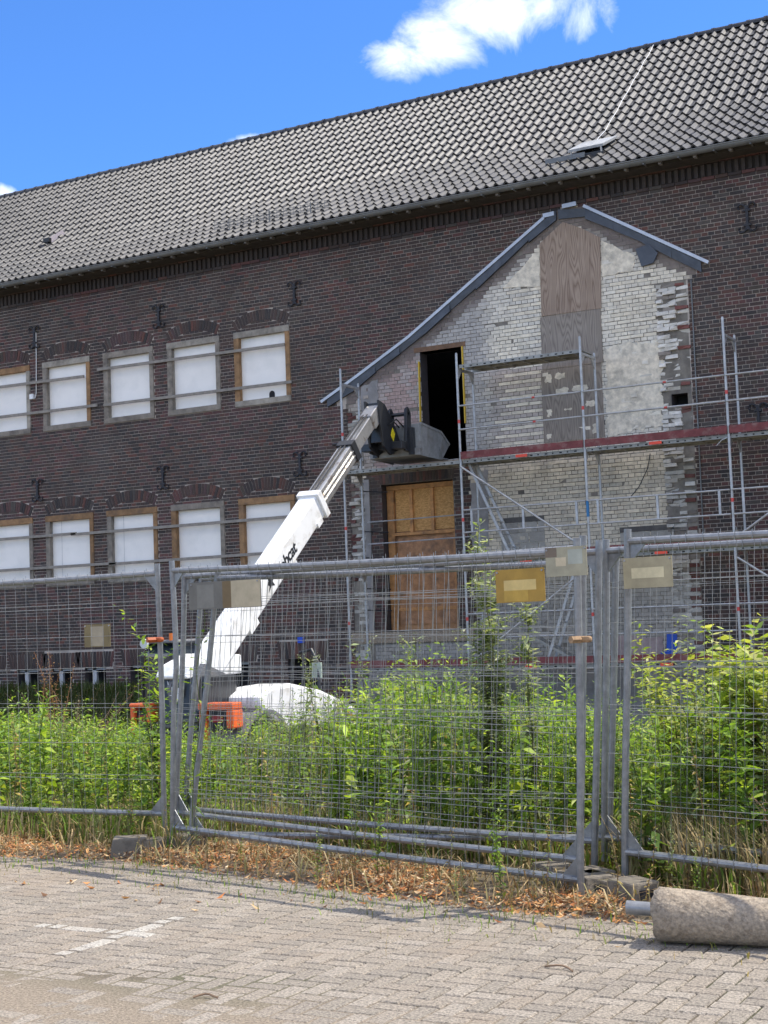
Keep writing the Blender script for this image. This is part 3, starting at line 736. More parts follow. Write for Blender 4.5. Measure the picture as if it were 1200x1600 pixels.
# timber closing of the lower doorway
yb = D+.22
WOOD, WOOD2 = (.50, .245, .09), (.42, .215, .095)
b = MB(); b.box(-15.2, -13.53, yb+.05, yb+.07, 1.40, 4.46, (.42, .22, .10)); door = b.build('timber_door', M['timber'], bld)
MB().box(-15.02, -13.53, yb+.030, yb+.048, 3.48, 4.40).build('chipboard_panel', M['osb'], door)
for x in (-15.2, -14.66, -14.16): MB().box(x, x+(.16 if x < -15 else .07), yb-.03, yb+.03, 3.46 if x > -15 else 1.4, 4.36, tinted(WOOD)).build('stud', M['timber'], door)
MB().box(-15.2, -13.53, yb-.032, yb+.03, 4.365, 4.46, tinted(WOOD)).build('head_rail', M['timber'], door)
MB().box(-15.035, -13.53, yb-.034, yb+.028, 3.39, 3.455, tinted(WOOD)).build('mid_rail', M['timber'], door)
MB().box(-14.99, -13.68, yb+.012, yb+.05, 1.52, 3.33, (.40, .205, .10)).build('door_leaf', M['timber'], door)
MB().box(-13.66, -13.53, yb-.03, yb+.05, 1.4, 3.385, tinted(WOOD2)).build('stud', M['timber'], door)
MB().box(-15.03, -13.67, yb-.01, yb+.008, 1.80, 1.87, tinted(WOOD)).build('lower_rail', M['timber'], door)

# ------------------------------------------------------------------ roof
EY, EZ, GA = 26.55, 10.20, .385
rows, y, z = [], EY, EZ
for k in range(19):
    a = math.radians(31 if k < 4 else 35 if k < 7 else 40.5)
    rows.append((y, z, a)); y += GA*math.cos(a); z += GA*math.sin(a)
RY, RZ = y, z
b = MB(); dy = .045
pr = [(r[0]+.02, r[1]-.05-dy) for r in rows]+[(RY, RZ-.05-dy)]
back = [(2*RY-p[0], p[1]) for p in pr[::-1][1:]]
prof = pr+back; n_ = len(prof)
b.add([(BX0-.2, p[0], p[1]) for p in prof]+[(BX1+.2, p[0], p[1]) for p in prof], [(i, i+1, n_+i+1, n_+i) for i in range(n_-1)]+[tuple(range(n_)), tuple(range(2*n_-1, n_-1, -1))])
roof = b.build('roof', M['roof_deck'], bld)
MB().box(BX0, BX1, EY+.1, D+.02, 10.06, 10.12, (.05, .045, .04)).build('eaves_soffit', M['timber'], bld)
TW = .2145
us = np.linspace(0, 1, 11)
def prof_w(u):                                                 # one roll and one pan
    return .034*math.cos(2*math.pi*(u-.26))+.010*math.cos(4*math.pi*(u-.26))
def tile_geo():
    vs, fs = [], []; n = len(us); Ltile = .415
    for k, (v, h) in enumerate(((0, .046), (Ltile, .004))):
        for u in us: vs.append((u*TW*1.02, v, prof_w(u)+h+.018))
    for h in (0, -.044):
        for u in us: vs.append((u*TW*1.02, 0 if h == 0 else .004, prof_w(u)+.046+.018+h))
    for i in range(n-1):
        fs.append((i, i+1, n+i+1, n+i)); fs.append((3*n+i, 3*n+i+1, 2*n+i+1, 2*n+i))
    return vs, fs
TV, TF = tile_geo()
TONES = [(.058, .056, .054), (.050, .048, .047), (.068, .064, .060), (.055, .052, .049), (.080, .075, .07), (.045, .043, .042)]
tp = [make_mesh('roof_tile', TV, TF, M['tile'], [c]*len(TV), True) for c in TONES]
nc = int((BX1-BX0)/TW); cand = []
for k, (y, z, a) in enumerate(rows):
    for i in range(nc):
        x = BX0+i*TW; u, v, d = to_px((x+TW/2, y, z)); cand.append((d if 0 < u < 1200 and v > 0 and k < 12 else 999, k, i))
pick = {(k, i) for d, k, i in sorted(cand)[:300]}
tv = np.array(TV); VV, FF, CC = [], [], []; nv = 0
for k, (y, z, a) in enumerate(rows):
    ca, sa = math.cos(a), math.sin(a)
    for i in range(nc):
        x = BX0+i*TW; dz = rnd.uniform(-.003, .004); ya = rnd.uniform(-.004, .004)
        if (k, i) in pick:
            put('roof_tile', rnd.choice(tp), roof, (x, y+ya, z+dz), (a+rnd.uniform(-.008, .008), 0, rnd.uniform(-.006, .006))); continue
        P = np.stack([tv[:, 0]+x, tv[:, 1]*ca-tv[:, 2]*sa+y+ya, tv[:, 1]*sa+tv[:, 2]*ca+z+dz], 1); VV.append(P)
        FF.extend([tuple(q+nv for q in f) for f in TF]); nv += len(TV); CC.extend([rnd.choice(TONES)]*len(TV))
V = np.concatenate(VV); o = mesh_obj('roof_tiles', V.tolist(), FF, M['tile'], roof, CC, True); o['kind'] = 'stuff'
# ridge tiles
def ridge_mesh():
    b = MB(); n = 8; vs = []; 
    for x, r_ in ((0, .135), (.33, .125), (.33, .145), (.40, .145)):
        for k in range(n+1):
            t = math.pi*(k/n)*1.1-.16; vs.append((x, r_*math.cos(t), r_*math.sin(t)*.85))
    fs = [(r_*(n+1)+k, (r_+1)*(n+1)+k, (r_+1)*(n+1)+k+1, r_*(n+1)+k+1) for r_ in range(3) for k in range(n)]
    b.add(vs, fs, (.040, .040, .042)); return make_mesh('ridge_tile', b.v, b.f, M['tile'], b.c, True)
rm = ridge_mesh(); x = BX0
while x < BX1: put('ridge_tile', rm, roof, (x, RY+.02, RZ+.0), (0, 0, rnd.uniform(-.01, .01))); x += .40
# gutter on brackets
gp = [(EY-.075+.082*math.cos(t), 10.155+.085*math.sin(t)) for t in np.linspace(math.pi, 2*math.pi, 9)]
gp2 = [(EY-.075+.072*math.cos(t), 10.157+.074*math.sin(t)) for t in np.linspace(2*math.pi, math.pi, 9)]
gut = MB().prism([(BX0-.1, p, q) for p, q in gp+gp2], (BX1-BX0+.2, 0, 0)).build('gutter', M['zinc'], bld, smooth=False)
MB().tube([(BX0-.1, EY-.16, 10.158), (BX1+.1, EY-.16, 10.158)], .012, 6).build('gutter_bead', M['zinc'], gut)
x = BX0+.3
while x < BX1:
    MB().bar((x, EY-.165, 10.06), (x, EY+.02, 10.06), .03, .02).build('gutter_bracket', M['zinc'], gut)
    MB().box(x+.24, x+.295, EY-.02, EY+.1, 10.045, 10.10, (.22, .21, .2)).build('rafter_end', M['plain'], bld)
    x += .68
# roof window standing open, snow guard, vent, lightning cable
def on_roof(y):
    for k in range(len(rows)-1, -1, -1):
        if y >= rows[k][0]: return rows[k][1]+(y-rows[k][0])*math.tan(rows[k][2])
    return EZ
M['scaf_lid'] = mat('dull_lid', (.34, .345, .34), .6, metal=.3)
hb = MB(); x0, x1, y0 = -10.70, -10.0, 27.35; zz = on_roof(y0)
hb.box(x0, x1, y0, y0+.75, zz-.02, zz+.13, (.02, .02, .02)); hatch = hb.build('roof_hatch', M['plain'], bld)
zt = on_roof(y0+.75)
MB().add([(x0-.03, y0-.06, zz+.24), (x1+.03, y0-.06, zz+.24), (x1+.03, y0+.80, zt+.16), (x0-.03, y0+.80, zt+.16), (x0-.03, y0-.05, zz+.19), (x1+.03, y0-.05, zz+.19), (x1+.03, y0+.80, zt+.11), (x0-.03, y0+.80, zt+.11)],
         [(0, 1, 2, 3), (7, 6, 5, 4), (0, 4, 5, 1), (1, 5, 6, 2), (2, 6, 7, 3), (3, 7, 4, 0)]).build('hatch_lid', M['scaf_lid'], hatch)
MB().bar((x0+.03, y0, zz+.1), (x0+.03, y0-.03, zz+.2), .03, .03).bar((x1-.03, y0, zz+.1), (x1-.03, y0-.03, zz+.2), .03, .03).build('hatch_stay', M['alu'], hatch)
MB().box(x0-.5, x0+.35, y0-.12, y0-.09, zz+.02, zz+.12).build('step_grate', M['zinc'], hatch)
sg = MB(); ys_, zs_ = 27.2, on_roof(27.2)+.06
for k in range(4): sg.tube([(-19.4, ys_, zs_+.05+k*.055), (-16.3, ys_, zs_+.05+k*.055)], .006, 4)
x = -19.4
while x < -16.3: sg.tube([(x, ys_, zs_+.03), (x, ys_, zs_+.23)], .005, 4); x += .09
for x in (-19.0, -17.9, -16.8): sg.bar((x, ys_+.01, zs_-.05), (x, ys_+.01, zs_+.25), .02, .02, up=(0, 1, 0))
sg.build('snow_guard', M['zinc'], bld)
yv = 29.0; zv = on_roof(yv)
MB().bar((-25.95, yv-.05, zv+.05), (-25.75, yv+.25, zv+.30), .2, .14, col=(.5, .42, .40)).build('roof_vent', M['plain'], bld)
MB().box(-26.05, -25.85, yv-.18, yv+.02, zv, zv+.11, (.01, .01, .01)).build('vent_hood', M['plain'], bld)
MB().tube([(-10.42, yv_, on_roof(yv_)+.085+(.03 if k % 2 else 0)) for k, yv_ in enumerate(np.linspace(27.9, 32.2, 12))], .007, 5, (.75, .75, .75)).build('lightning_cable', M['plain'], bld)

M['scaf'] = mat('scaffold_tube', (.42, .425, .42), .42, metal=.5, var=.22, scale=9, stain=(.28, .28, .275), stain_scale=5, stain_amt=.5)
# ------------------------------------------------------------------ scaffold in front of the scar
YO, YI = 26.0, 26.72
SX = [-15.47, -12.78, -10.16, -7.40, -4.75]
LV = [.66, 2.70, 4.72]
sc = thing('facade_scaffold', 'galvanised scaffold with red toe boards in front of the pale annex scar', 'scaffold', (-10.4, 26.4, GROUND_LOW))
RED_TAG = (.55, .06, .05)
for i, x in enumerate(SX):
    for y in (YO, YI):
        top = 6.84 if y == YO else 6.62
        MB().tube([(x, y, GROUND_LOW+.05), (x, y, 3.0), (x, y, top)], .0245, 10).build('standard', M['scaf'], sc, smooth=False)
        MB().tube([(x, y, top-.16), (x, y, top+.02)], .019, 8).build('spigot', M['scaf'], sc)
        MB().box(x-.07, x+.07, y-.07, y+.07, GROUND_LOW-.02, GROUND_LOW+.06).build('base_plate', M['scaf'], sc)
    for z in LV+[6.58]:
        MB().bar((x, YO, z-.05), (x, YI, z-.05), .05, .05).build('transom', M['scaf'], sc)
        MB().prism([(x-.012, YO+.02, z-.07), (x-.012, YO+.2, z-.07), (x-.012, YO+.02, z-.27)], (.024, 0, 0)).build('frame_gusset', M['scaf'], sc)
        MB().prism([(x-.012, YI-.02, z-.07), (x-.012, YI-.2, z-.07), (x-.012, YI-.02, z-.27)], (.024, 0, 0)).build('frame_gusset', M['scaf'], sc)
    for z in (1.55, 3.5, 5.45):
        MB().tube([(x, YO, z), (x, YO, z+.07)], .0275, 8, RED_TAG).build('red_tag', M['plain'], sc)
MB().tube([(SX[2], YO, 3.42), (SX[2], YO, 3.72)], .030, 8, (.02, .16, .36)).build('blue_tape', M['plain'], sc)
def deck(x0, x1, z):
    """two steel planks side by side with rolled edges and a row of punched holes along the front face"""
    for y0, y1 in ((YO+.03, YO+.35), (YO+.37, YO+.69)):
        b = MB(); b.box(x0+.03, x1-.03, y0, y1, z-.012, z); b.box(x0+.03, x1-.03, y0, y0+.012, z-.068, z-.0125); b.box(x0+.03, x1-.03, y1-.012, y1, z-.068, z-.0125)
        n = int((x1-x0)/.16)
        for k in range(n):
            xx = x0+.12+k*(x1-x0-.2)/n; w = .052 if k % 2 else .03
            b.box(xx, xx+w, y0-.0015, y0+.001, z-.05, z-.024, (.05, .05, .05))
        n = 7
        for k in range(n):
            xx = x0+.2+k*(x1-x0-.4)/(n-1); b.box(xx, xx+.03, y0+.0125, y1-.0125, z-.06, z-.0125)
        d = b.build('deck_plank', M['deck_t'], sc)
M['deck_t'] = mat('deck_steel', (.30, .30, .275), .5, metal=.4, var=.25, scale=5, tint=True, stain=(.20, .19, .16), stain_scale=4, stain_amt=.6)
for i in range(4):
    for k, z in enumerate(LV): deck(SX[i], SX[i+1], z)
deck(SX[1], SX[2], 6.62)
for i in range(4):
    for k, z in enumerate(LV):
        if i == 0 and k == 2: continue                       # left bay is open where the bucket comes in
        f = rnd.uniform(.8, 1.2)
        b = MB(); b.box(SX[i]+.02, SX[i+1]-.02, YO-.045, YO-.015, z+.012, z+.155); b.build('toe_board', M['toe'], sc, bevel=.004)
        if i in (1, 2): MB().box((SX[i]+SX[i+1])/2-.1, (SX[i]+SX[i+1])/2+.14, YO-.05, YO-.045, z-.06, z-.005, (.75, .07, .03)).build('red_tag', M['plain'], sc)
for i in range(1, 4):                                           # double guard rails
    z = LV[2]
    for h in (.60, 1.07):
        MB().tube([(SX[i]+.02, YO-.035, z+h), (SX[i+1]-.02, YO-.035, z+h)], .018, 8).build('guard_rail', M['scaf'], sc)
        MB().tube([(SX[i]+1.6, YO-.035, z+h), (SX[i]+1.66, YO-.035, z+h)], .0195, 8, RED_TAG).build('red_tag', M['plain'], sc)
    z = LV[1]
    for h in (.58, 1.02): MB().tube([(SX[i]+.03, YO-.035, z+h), (SX[i+1]-.03, YO-.035, z+h)], .018, 8).build('guard_rail', M['scaf'], sc)
    for t in (.08, .5, .92):
        x = SX[i]+(SX[i+1]-SX[i])*t; MB().bar((x, YO-.035, z+.58), (x, YO-.035, z+1.02), .045, .03, up=(0, 1, 0)).build('rail_strut', M['scaf'], sc)
    z = LV[0]
    for h in (.55, 1.02): MB().tube([(SX[i]+.03, YO-.035, z+h), (SX[i+1]-.03, YO-.035, z+h)], .016, 8).build('guard_rail', M['scaf'], sc)
for h in (3.68, 3.22): MB().tube([(SX[0]+.1, YI, h), (SX[1], YI-.02, h+.02)], .014, 6).build('guard_rail', M['scaf'], sc)
for (x0, z0, x1, z1) in ((SX[1]+.03, 4.58, -10.45, 2.98), (-7.35, 2.86, SX[4]-.05, 4.5), (-7.35, 2.5, SX[4]-.05, .75), (SX[2]-.05, 2.45, SX[1]+.1, .75)):
    MB().tube([(x0, YO-.06, z0), (x1, YO-.06, z1)], .021, 8).build('diagonal_brace', M['scaf'], sc)
for z in (4.35, 3.5, 2.95, 2.3, 1.85): MB().tube([(SX[0]-.05, YI+.02, z), (SX[0]+.4, D-.01, z-.03)], .013, 6).build('wall_tie', M['iron'], sc)
b = MB(); b.tube([(SX[3]-.02, YO-.03, 4.66), (SX[3]-.12, YO-.06, 4.62), (SX[3]-.22, YO-.07, 4.52)], .008, 5); b.build('tie_wire', M['scaf'], sc)

def ladder(name, label, p0, p1, w=.36):
    p0, p1 = Vector(p0), Vector(p1); d = (p1-p0).normalized(); side = Vector((0, 1, 0))
    r = thing(name, label, 'ladder', p0, 'aluminium ladders inside the scaffold')
    for s in (-1, 1): MB().bar(p0+side*(s*w/2), p1+side*(s*w/2), .055, .028, up=side).build('stile', M['scaf'], r)
    n = int((p1-p0).length/.28)
    for k in range(1, n):
        q = p0+d*(k*.28); MB().tube([q-side*(w/2+.016), q+side*(w/2+.016)], .014, 6, (.12, .12, .12)).build('rung', M['scaf'], r)
ladder('scaffold_ladder', 'aluminium ladder leaning down to the right below the top scaffold deck, behind the diagonal brace', (-11.86, 26.42, 2.71), (-12.72, 26.42, 4.66))
ladder('scaffold_ladder', 'aluminium ladder leaning to the left in the lowest scaffold storey beside the tall weed', (-11.24, 26.42, .67), (-10.48, 26.42, 2.68))
MB().bar((-11.95, 26.38, 1.42), (-10.6, 26.38, .70), .30, .05, up=(0, 0, 1)).build('inclined_plank', M['deck_t'], sc)

# ------------------------------------------------------------------ telehandler reaching up to the doorway
tele = thing('telehandler', 'white and black telescopic handler with its long boom raised to the upper doorway', 'telehandler', (-14.15, 20.2, GROUND_LOW))
G0 = GROUND_LOW
BX = -14.12
P0, P1 = Vector((BX, 18.75, .62)), Vector((BX, 25.02, 5.72))
bd = (P1-P0).normalized(); bn = Vector((0, -bd.z, bd.y)); BLn = (P1-P0).length
def boom_pt(t, up=0, side=0): return P0+bd*t+bn*up+Vector((side, 0, 0))
def on_boom(b, t0, t1, w, h, dz=0):
    q = []
    for t in (t0, t1): q += [boom_pt(t, -h/2+dz, -w/2), boom_pt(t, -h/2+dz, w/2), boom_pt(t, h/2+dz, w/2), boom_pt(t, h/2+dz, -w/2)]
    return b.add(q, [(0, 1, 2, 3), (7, 6, 5, 4), (0, 4, 5, 1), (1, 5, 6, 2), (2, 6, 7, 3), (3, 7, 4, 0)])
T1 = 5.0; T2 = 6.75
bs = on_boom(MB(), 0, T1, .37, .44).build('boom', M['machine_white'], tele, bevel=.03)
on_boom(MB(), T1-.1, T1+.05, .46, .53).build('boom_collar', M['machine_white'], bs, bevel=.012)
on_boom(MB(), T1-.42, T1-.22, .40, .10, -.20).build('wear_pad_cover', M['machine_white'], bs)
on_boom(MB(), T1-1.55, T1-1.40, .38, .13, -.24).build('boom_bracket', M['machine_white'], bs)
on_boom(MB(), 1.7, 2.0, .38, .10, -.24).build('boom_bracket', M['machine_white'], bs)
s2 = on_boom(MB(), T1-.1, T2, .29, .33).build('boom_section', M['chrome'], tele, bevel=.015)
on_boom(MB(), T2-.14, T2+.03, .35, .40).build('boom_collar', M['machine_black'], s2, bevel=.01)
MB().tube([boom_pt(T2-.03, .17, -.30), boom_pt(T2-.03, .17, .1)], .03, 8).build('hose_clamp', M['machine_black'], s2)
s3 = on_boom(MB(), T2-.1, BLn-.0, .225, .26).build('boom_section', M['chrome'], tele, bevel=.012)
for k in (-.06, .03): MB().tube([boom_pt(T1+.05, .19, k), boom_pt(T2, .18, k), boom_pt(BLn-.35, .15, k)], .016, 6).build('hydraulic_hose', M['machine_black'], s3)
for k in (-.05, .05): 
    MB().tube([boom_pt(T1+.05, k, .155), boom_pt(T2-.1, k, .155)], .012, 6).build('guide_rail', M['chrome'], s2)
# head: white nose plate, black goose-neck, carriage
on_boom(MB(), BLn-.42, BLn+.02, .27, .31).build('boom_nose', M['chrome'], s3, bevel=.02)
MB().bar(boom_pt(BLn+.02, .16, -.15), boom_pt(BLn+.02, .16, .15), .05, .03).build('nose_edge', M['machine_black'], s3)
hd = MB()
hp = [(24.86, 5.92), (25.10, 5.86), (25.42, 5.55), (25.66, 5.18), (25.62, 5.0), (25.28, 4.86), (25.0, 5.02), (24.92, 5.40)]
for xx in (BX-.17, BX+.13): hd.prism([(xx, y, z) for y, z in hp], (.05, 0, 0))
hd.box(BX-.12, BX+.13, 25.0, 25.5, 5.1, 5.5)
neck = hd.build('boom_head', M['machine_black'], tele, bevel=.01)
MB().prism([(BX+.183, y, z) for y, z in ((25.36, 5.42), (25.46, 5.30), (25.38, 5.14), (25.28, 5.26))], (.004, 0, 0), (.75, .60, .02)).build('warning_sticker', M['plain'], neck)
MB().tube([(BX+.0, 25.1, 5.3), (BX+.0, 25.55, 4.98)], .045, 8).build('tilt_cylinder', M['chrome'], neck)
MB().box(BX-.5, BX+.42, 25.28, 25.50, 4.98, 5.13).build('carriage_beam', M['machine_black'], tele, bevel=.01)
for xx in (BX-.42, BX-.02, BX+.36):
    MB().prism([(xx, y, z) for y, z in ((25.45, 4.95), (25.70, 4.92), (25.72, 5.72), (25.62, 5.84), (25.54, 5.78), (25.52, 5.45))], (.06, 0, 0)).build('carriage_plate', M['machine_black'], tele, bevel=.008)
MB().tube([(BX-.45, 25.62, 5.70), (BX+.42, 25.62, 5.70)], .035, 8).build('carriage_tube', M['machine_black'], tele)
MB().tube([(BX-.1, 25.5, 5.4), (BX-.05, 25.62, 5.66)], .03, 8).build('lock_cylinder', M['machine_black'], tele)
for xx in (BX+.1, BX+.2): MB().tube([(xx, 25.2, 5.45), (xx, 25.5, 5.6), (xx+.06, 25.75, 5.42), (xx+.1, 25.7, 5.1)], .014, 6).build('hydraulic_hose', M['rubber'], tele)
# bucket
bx0, bx1 = BX-.52, BX+.60
side_ = [(25.72, 4.86), (25.74, 5.50), (26.62, 5.40), (26.98, 5.17), (26.62, 4.83)]
bk = MB()
bk.prism([(bx0, y, z) for y, z in ((25.72, 4.86), (25.70, 5.50), (25.745, 5.50), (25.765, 4.90))], (bx1-bx0, 0, 0))
bk.prism([(bx0, y, z) for y, z in ((25.72, 4.86), (25.73, 4.90), (26.95, 4.885), (26.95, 4.855))], (bx1-bx0, 0, 0))
bucket = bk.build('bucket', M['bucket'], tele, bevel=.006)
for xx in (bx0-.016, bx1-.008): MB().prism([(xx, y, z) for y, z in side_], (.024, 0, 0)).build('bucket_side', M['bucket'], bucket)
MB().bar((bx1+.01, 25.74, 5.5), (bx1+.01, 26.62, 5.40), .04, .05).bar((bx1+.01, 26.62, 5.40), (bx1+.01, 26.98, 5.17), .04, .05).build('bucket_rim', M['bucket'], bucket)
MB().bar((bx0-.01, 25.735, 4.94), (bx1+.01, 25.735, 4.94), .13, .15, up=(0, 0, 1)).build('bucket_beam', M['bucket_tan'] if 'bucket_tan' in M else M['bucket'], bucket, bevel=.01)
MB().tube([(bx1+.01, 26.55, 5.05), (bx1+.03, 26.55, 5.05)], .05, 10).build('pin_boss', M['bucket'], bucket)
for xx in (bx0+.1, bx1-.2): MB().box(xx, xx+.1, 25.60, 25.72, 4.88, 5.42).build('bucket_hook', M['machine_black'], bucket)
# chassis, bonnet, cab, wheels (x left, y forward, seen from behind)
ch = MB(); ch.box(BX-.62, BX+.55, 18.62, 22.6, G0+.42, G0+.95); ch.build('chassis', M['machine_grey'], tele, bevel=.04)
rear = MB(); rear.prism([(BX-.46, y, z) for y, z in ((18.62, G0+.55), (18.55, G0+1.0), (18.62, G0+1.66), (19.4, G0+1.66), (19.4, G0+.55))], (.92, 0, 0))
rb = rear.build('rear_panel', M['machine_black'], tele, bevel=.05)
hood = MB(); hood.prism([(BX-.48, y, z) for y, z in ((18.50, G0+1.66), (18.62, G0+1.82), (19.2, G0+2.0), (20.0, G0+1.95), (20.0, G0+1.64), (18.52, G0+1.62))], (.62, 0, 0)); hood.build('rear_cover', M['machine_white'], tele, bevel=.03)
for k in range(4): MB().box(BX-.40, BX+.30, 18.53, 18.545, G0+.78+k*.09, G0+.83+k*.09, (.10, .10, .105)).build('grille_bar', M['plain'], rb)
# pale animal-head badge on the rear panel
em = [(-.13, .17), (-.075, .06), (.0, .09), (.085, .05), (.15, .15), (.125, .0), (.14, -.05), (.085, -.09), (.05, -.17), (.0, -.13), (-.06, -.16), (-.05, -.07), (-.12, -.05), (-.10, .03)]
MB().prism([(BX-.13+a, 18.525, G0+1.43+c) for a, c in em], (0, .012, 0), (.72, .72, .72)).build('head_emblem', M['plain'], rb)
for s, xx, w in ((-1, BX-1.02, .42), (1, BX+.33, .66)):
    t = .06 if s < 0 else .11
    q = MB().box(xx, xx+w, 18.50, 18.78, G0+1.25-t, G0+1.25).build('tail_guard', M['machine_orange'], tele, bevel=.025)
    MB().box(xx+.01, xx+.01+.2*w, 18.52, 18.76, G0+.45, G0+1.25-t).build('guard_leg', M['machine_orange'], q, bevel=.02)
    MB().box(xx+w*.80, xx+w, 18.51, 18.78, G0+(.95 if s < 0 else .86), G0+1.25-t).build('guard_leg', M['machine_orange'], q, bevel=.02)
    MB().box(xx+w*.24, xx+w*.78, 18.58, 18.68, G0+.82, G0+1.13).build('lamp_recess', M['machine_black'], q)
    MB().box(xx+w*.34, xx+w*.66, 18.56, 18.58, G0+.95, G0+1.06, (.25, .02, .02)).build('tail_light', M['plain'], q)
MB().prism([(BX-.25, y, z) for y, z in ((18.60, G0+1.0), (18.50, G0+1.5), (18.75, G0+1.85), (19.5, G0+1.6), (19.9, G0+.9))], (.07, 0, 0)).prism([(BX+.22, y, z) for y, z in ((18.60, G0+1.0), (18.50, G0+1.5), (18.75, G0+1.85), (19.5, G0+1.6), (19.9, G0+.9))], (.09, 0, 0)).build('boom_tower', M['machine_grey'], tele)
MB().box(BX+.32, BX+.335, 18.72, 18.78, G0+1.40, G0+1.62, (.65, .42, .02)).build('marker_strip', M['plain'], tele)
# engine bonnet on the right with arched wheel cover
bonnet = [(19.15, G0+1.30), (19.5, G0+1.44), (20.1, G0+1.46), (21.0, G0+1.30), (21.9, G0+1.02), (22.5, G0+.78), (22.55, G0+.55), (19.9, G0+.75), (19.15, G0+1.12)]
bo = MB().prism([(BX+.34, y, z) for y, z in bonnet], (.72, 0, 0)).build('engine_bonnet', M['machine_white'], tele, bevel=.06)
MB().prism([(BX+1.05, y, z) for y, z in ((21.6, G0+.96), (22.3, G0+.70), (22.3, G0+.58), (21.6, G0+.82))], (.014, 0, 0), (.75, .14, .03)).build('orange_stripe', M['plain'], bo)
def fender(y):
    n = 10; o, i_ = [], []
    for k in range(n+1):
        t = math.pi*(.08+.84*k/n); o.append((y-.66*math.cos(t), G0+.5+.60*math.sin(t))); i_.append((y-.61*math.cos(t), G0+.5+.55*math.sin(t)))
    MB().prism([(BX+.62, p, q) for p, q in o+i_[::-1]], (.46, 0, 0)).build('mudguard', M['machine_grey'], tele)
def wheel(x, y):
    R_, w = .50, .34; b = MB(); n = 28; ring = [(-w/2, R_*.62), (-w/2, R_*.9), (-w/2+.05, R_*.97), (-.02, R_), (w/2-.05, R_*.97), (w/2, R_*.9), (w/2, R_*.62)]
    vs, fs = [], []; m = len(ring)
    for k in range(n):
        t = 2*math.pi*k/n
        for a, r_ in ring: vs.append((x+a, y+r_*math.cos(t), G0+R_+r_*math.sin(t)))
    for k in range(n):
        for j in range(m-1): fs.append((k*m+j, ((k+1) % n)*m+j, ((k+1) % n)*m+j+1, k*m+j+1))
    b.add(vs, fs)
    for k in range(n):
        t = 2*math.pi*(k+.5)/n; c = Vector((x, y+R_*math.cos(t), G0+R_+R_*math.sin(t))); tn = Vector((0, -math.sin(t), math.cos(t)))
        for s in (-1, 1): b.bar(c+Vector((s*.02, 0, 0)), c+Vector((s*w*.46, 0, 0))+tn*.08, .045, .04, up=(0, math.cos(t), math.sin(t)))
    o = b.build('wheel', M['rubber'], tele)
    MB().tube([(x-w*.36, y, G0+R_), (x+w*.36, y, G0+R_)], R_*.63, 20).build('rim', M['machine_white'], o)
    MB().tube([(x-w*.46, y, G0+R_), (x+w*.46, y, G0+R_)], .11, 12).build('hub', M['machine_grey'], o)
for y in (19.3, 21.9):
    fender(y)
    for x in (BX-.86, BX+.86): wheel(x, y)
# cab to the left of the boom
cx0, cx1, cy0, cy1 = BX-1.08, BX-.48, 18.95, 20.6
cab = MB(); cab.prism([(cx0, y, z) for y, z in ((cy0, G0+.7), (cy0, G0+2.0), (cy0+.25, G0+2.16), (cy1-.2, G0+2.16), (cy1+.1, G0+1.4), (cy1, G0+.7))], (cx1-cx0, 0, 0)); cab_o = cab.build('cab', M['glass'], tele, bevel=.03)
for xx in (cx0-.03, cx1-.03):
    MB().tube([(xx+.03, cy0, G0+.7), (xx+.03, cy0, G0+1.98), (xx+.03, cy0+.25, G0+2.17), (xx+.03, cy1-.2, G0+2.17), (xx+.03, cy1+.1, G0+1.4), (xx+.03, cy1, G0+.7)], .045, 8).build('cab_frame', M['machine_black'], cab_o)
MB().box(cx0-.04, cx1+.04, cy0+.1, cy1-.15, G0+2.18, G0+2.23).build('cab_roof', M['machine_grey'], cab_o, bevel=.02)
MB().tube([(cx0+.5, cy0+.15, G0+2.22), (cx0+.5, cy0+.15, G0+2.34)], .05, 12, (.75, .18, .02)).build('beacon', M['plain'], cab_o)
MB().tube([(cx0+.1, cy0, G0+1.7), (cx0+.25, cy0-.25, G0+2.0), (cx0+.33, cy0-.32, G0+2.10)], .014, 6).build('mirror_arm', M['machine_black'], cab_o)
MB().tube([(cx0+.33, cy0-.37, G0+2.19), (cx0+.33, cy0-.33, G0+2.19)], .075, 16, (.55, .57, .57)).build('mirror', M['plain'], cab_o)
b = MB(); b.tube([(BX+.3, 22.1, G0+.9), (BX+.25, 22.2, G0+1.7), (BX+.05, 22.3, G0+1.95), (BX-.2, 22.3, G0+1.9)], .03, 8); b.build('front_hoop', M['machine_black'], tele)
MB().box(BX+.12, BX+.32, 22.16, 22.2, G0+1.45, G0+1.72, (.35, .42, .35)).build('work_lamp', M['plain'], tele)
# lettering on the right flank of the boom
fc = bpy.data.curves.new('lettering', 'FONT'); fc.body = 'Bobcat'; fc.size = .30; fc.extrude = .002; fc.offset = .007; fc.shear = .18; fc.space_character = .94
fo = bpy.data.objects.new('lettering', fc); COL.objects.link(fo)
bpy.context.view_layer.update()
me = bpy.data.meshes.new_from_object(fo.evaluated_get(bpy.context.evaluated_depsgraph_get())); COL.objects.unlink(fo); bpy.data.objects.remove(fo)
me.materials.clear(); me.materials.append(M['machine_black'])
lt = put('boom_lettering', me, bs); mm = Matrix((bd, bn, Vector((1, 0, 0)))).transposed().to_4x4()
lt.matrix_basis = Matrix.Translation(boom_pt(2.95, -.11, .188)-root_loc(bs)) @ mm
q = [boom_pt(2.55+a, .0+c, .187) for a, c in ((0, -.1), (.10, -.03), (.06, .03), (.13, .05), (.17, .14), (.23, .05), (.32, .02), (.22, -.03), (.24, -.12), (.15, -.06))]
MB().prism(q, (.003, 0, 0)).build('boom_emblem', M['machine_black'], bs)

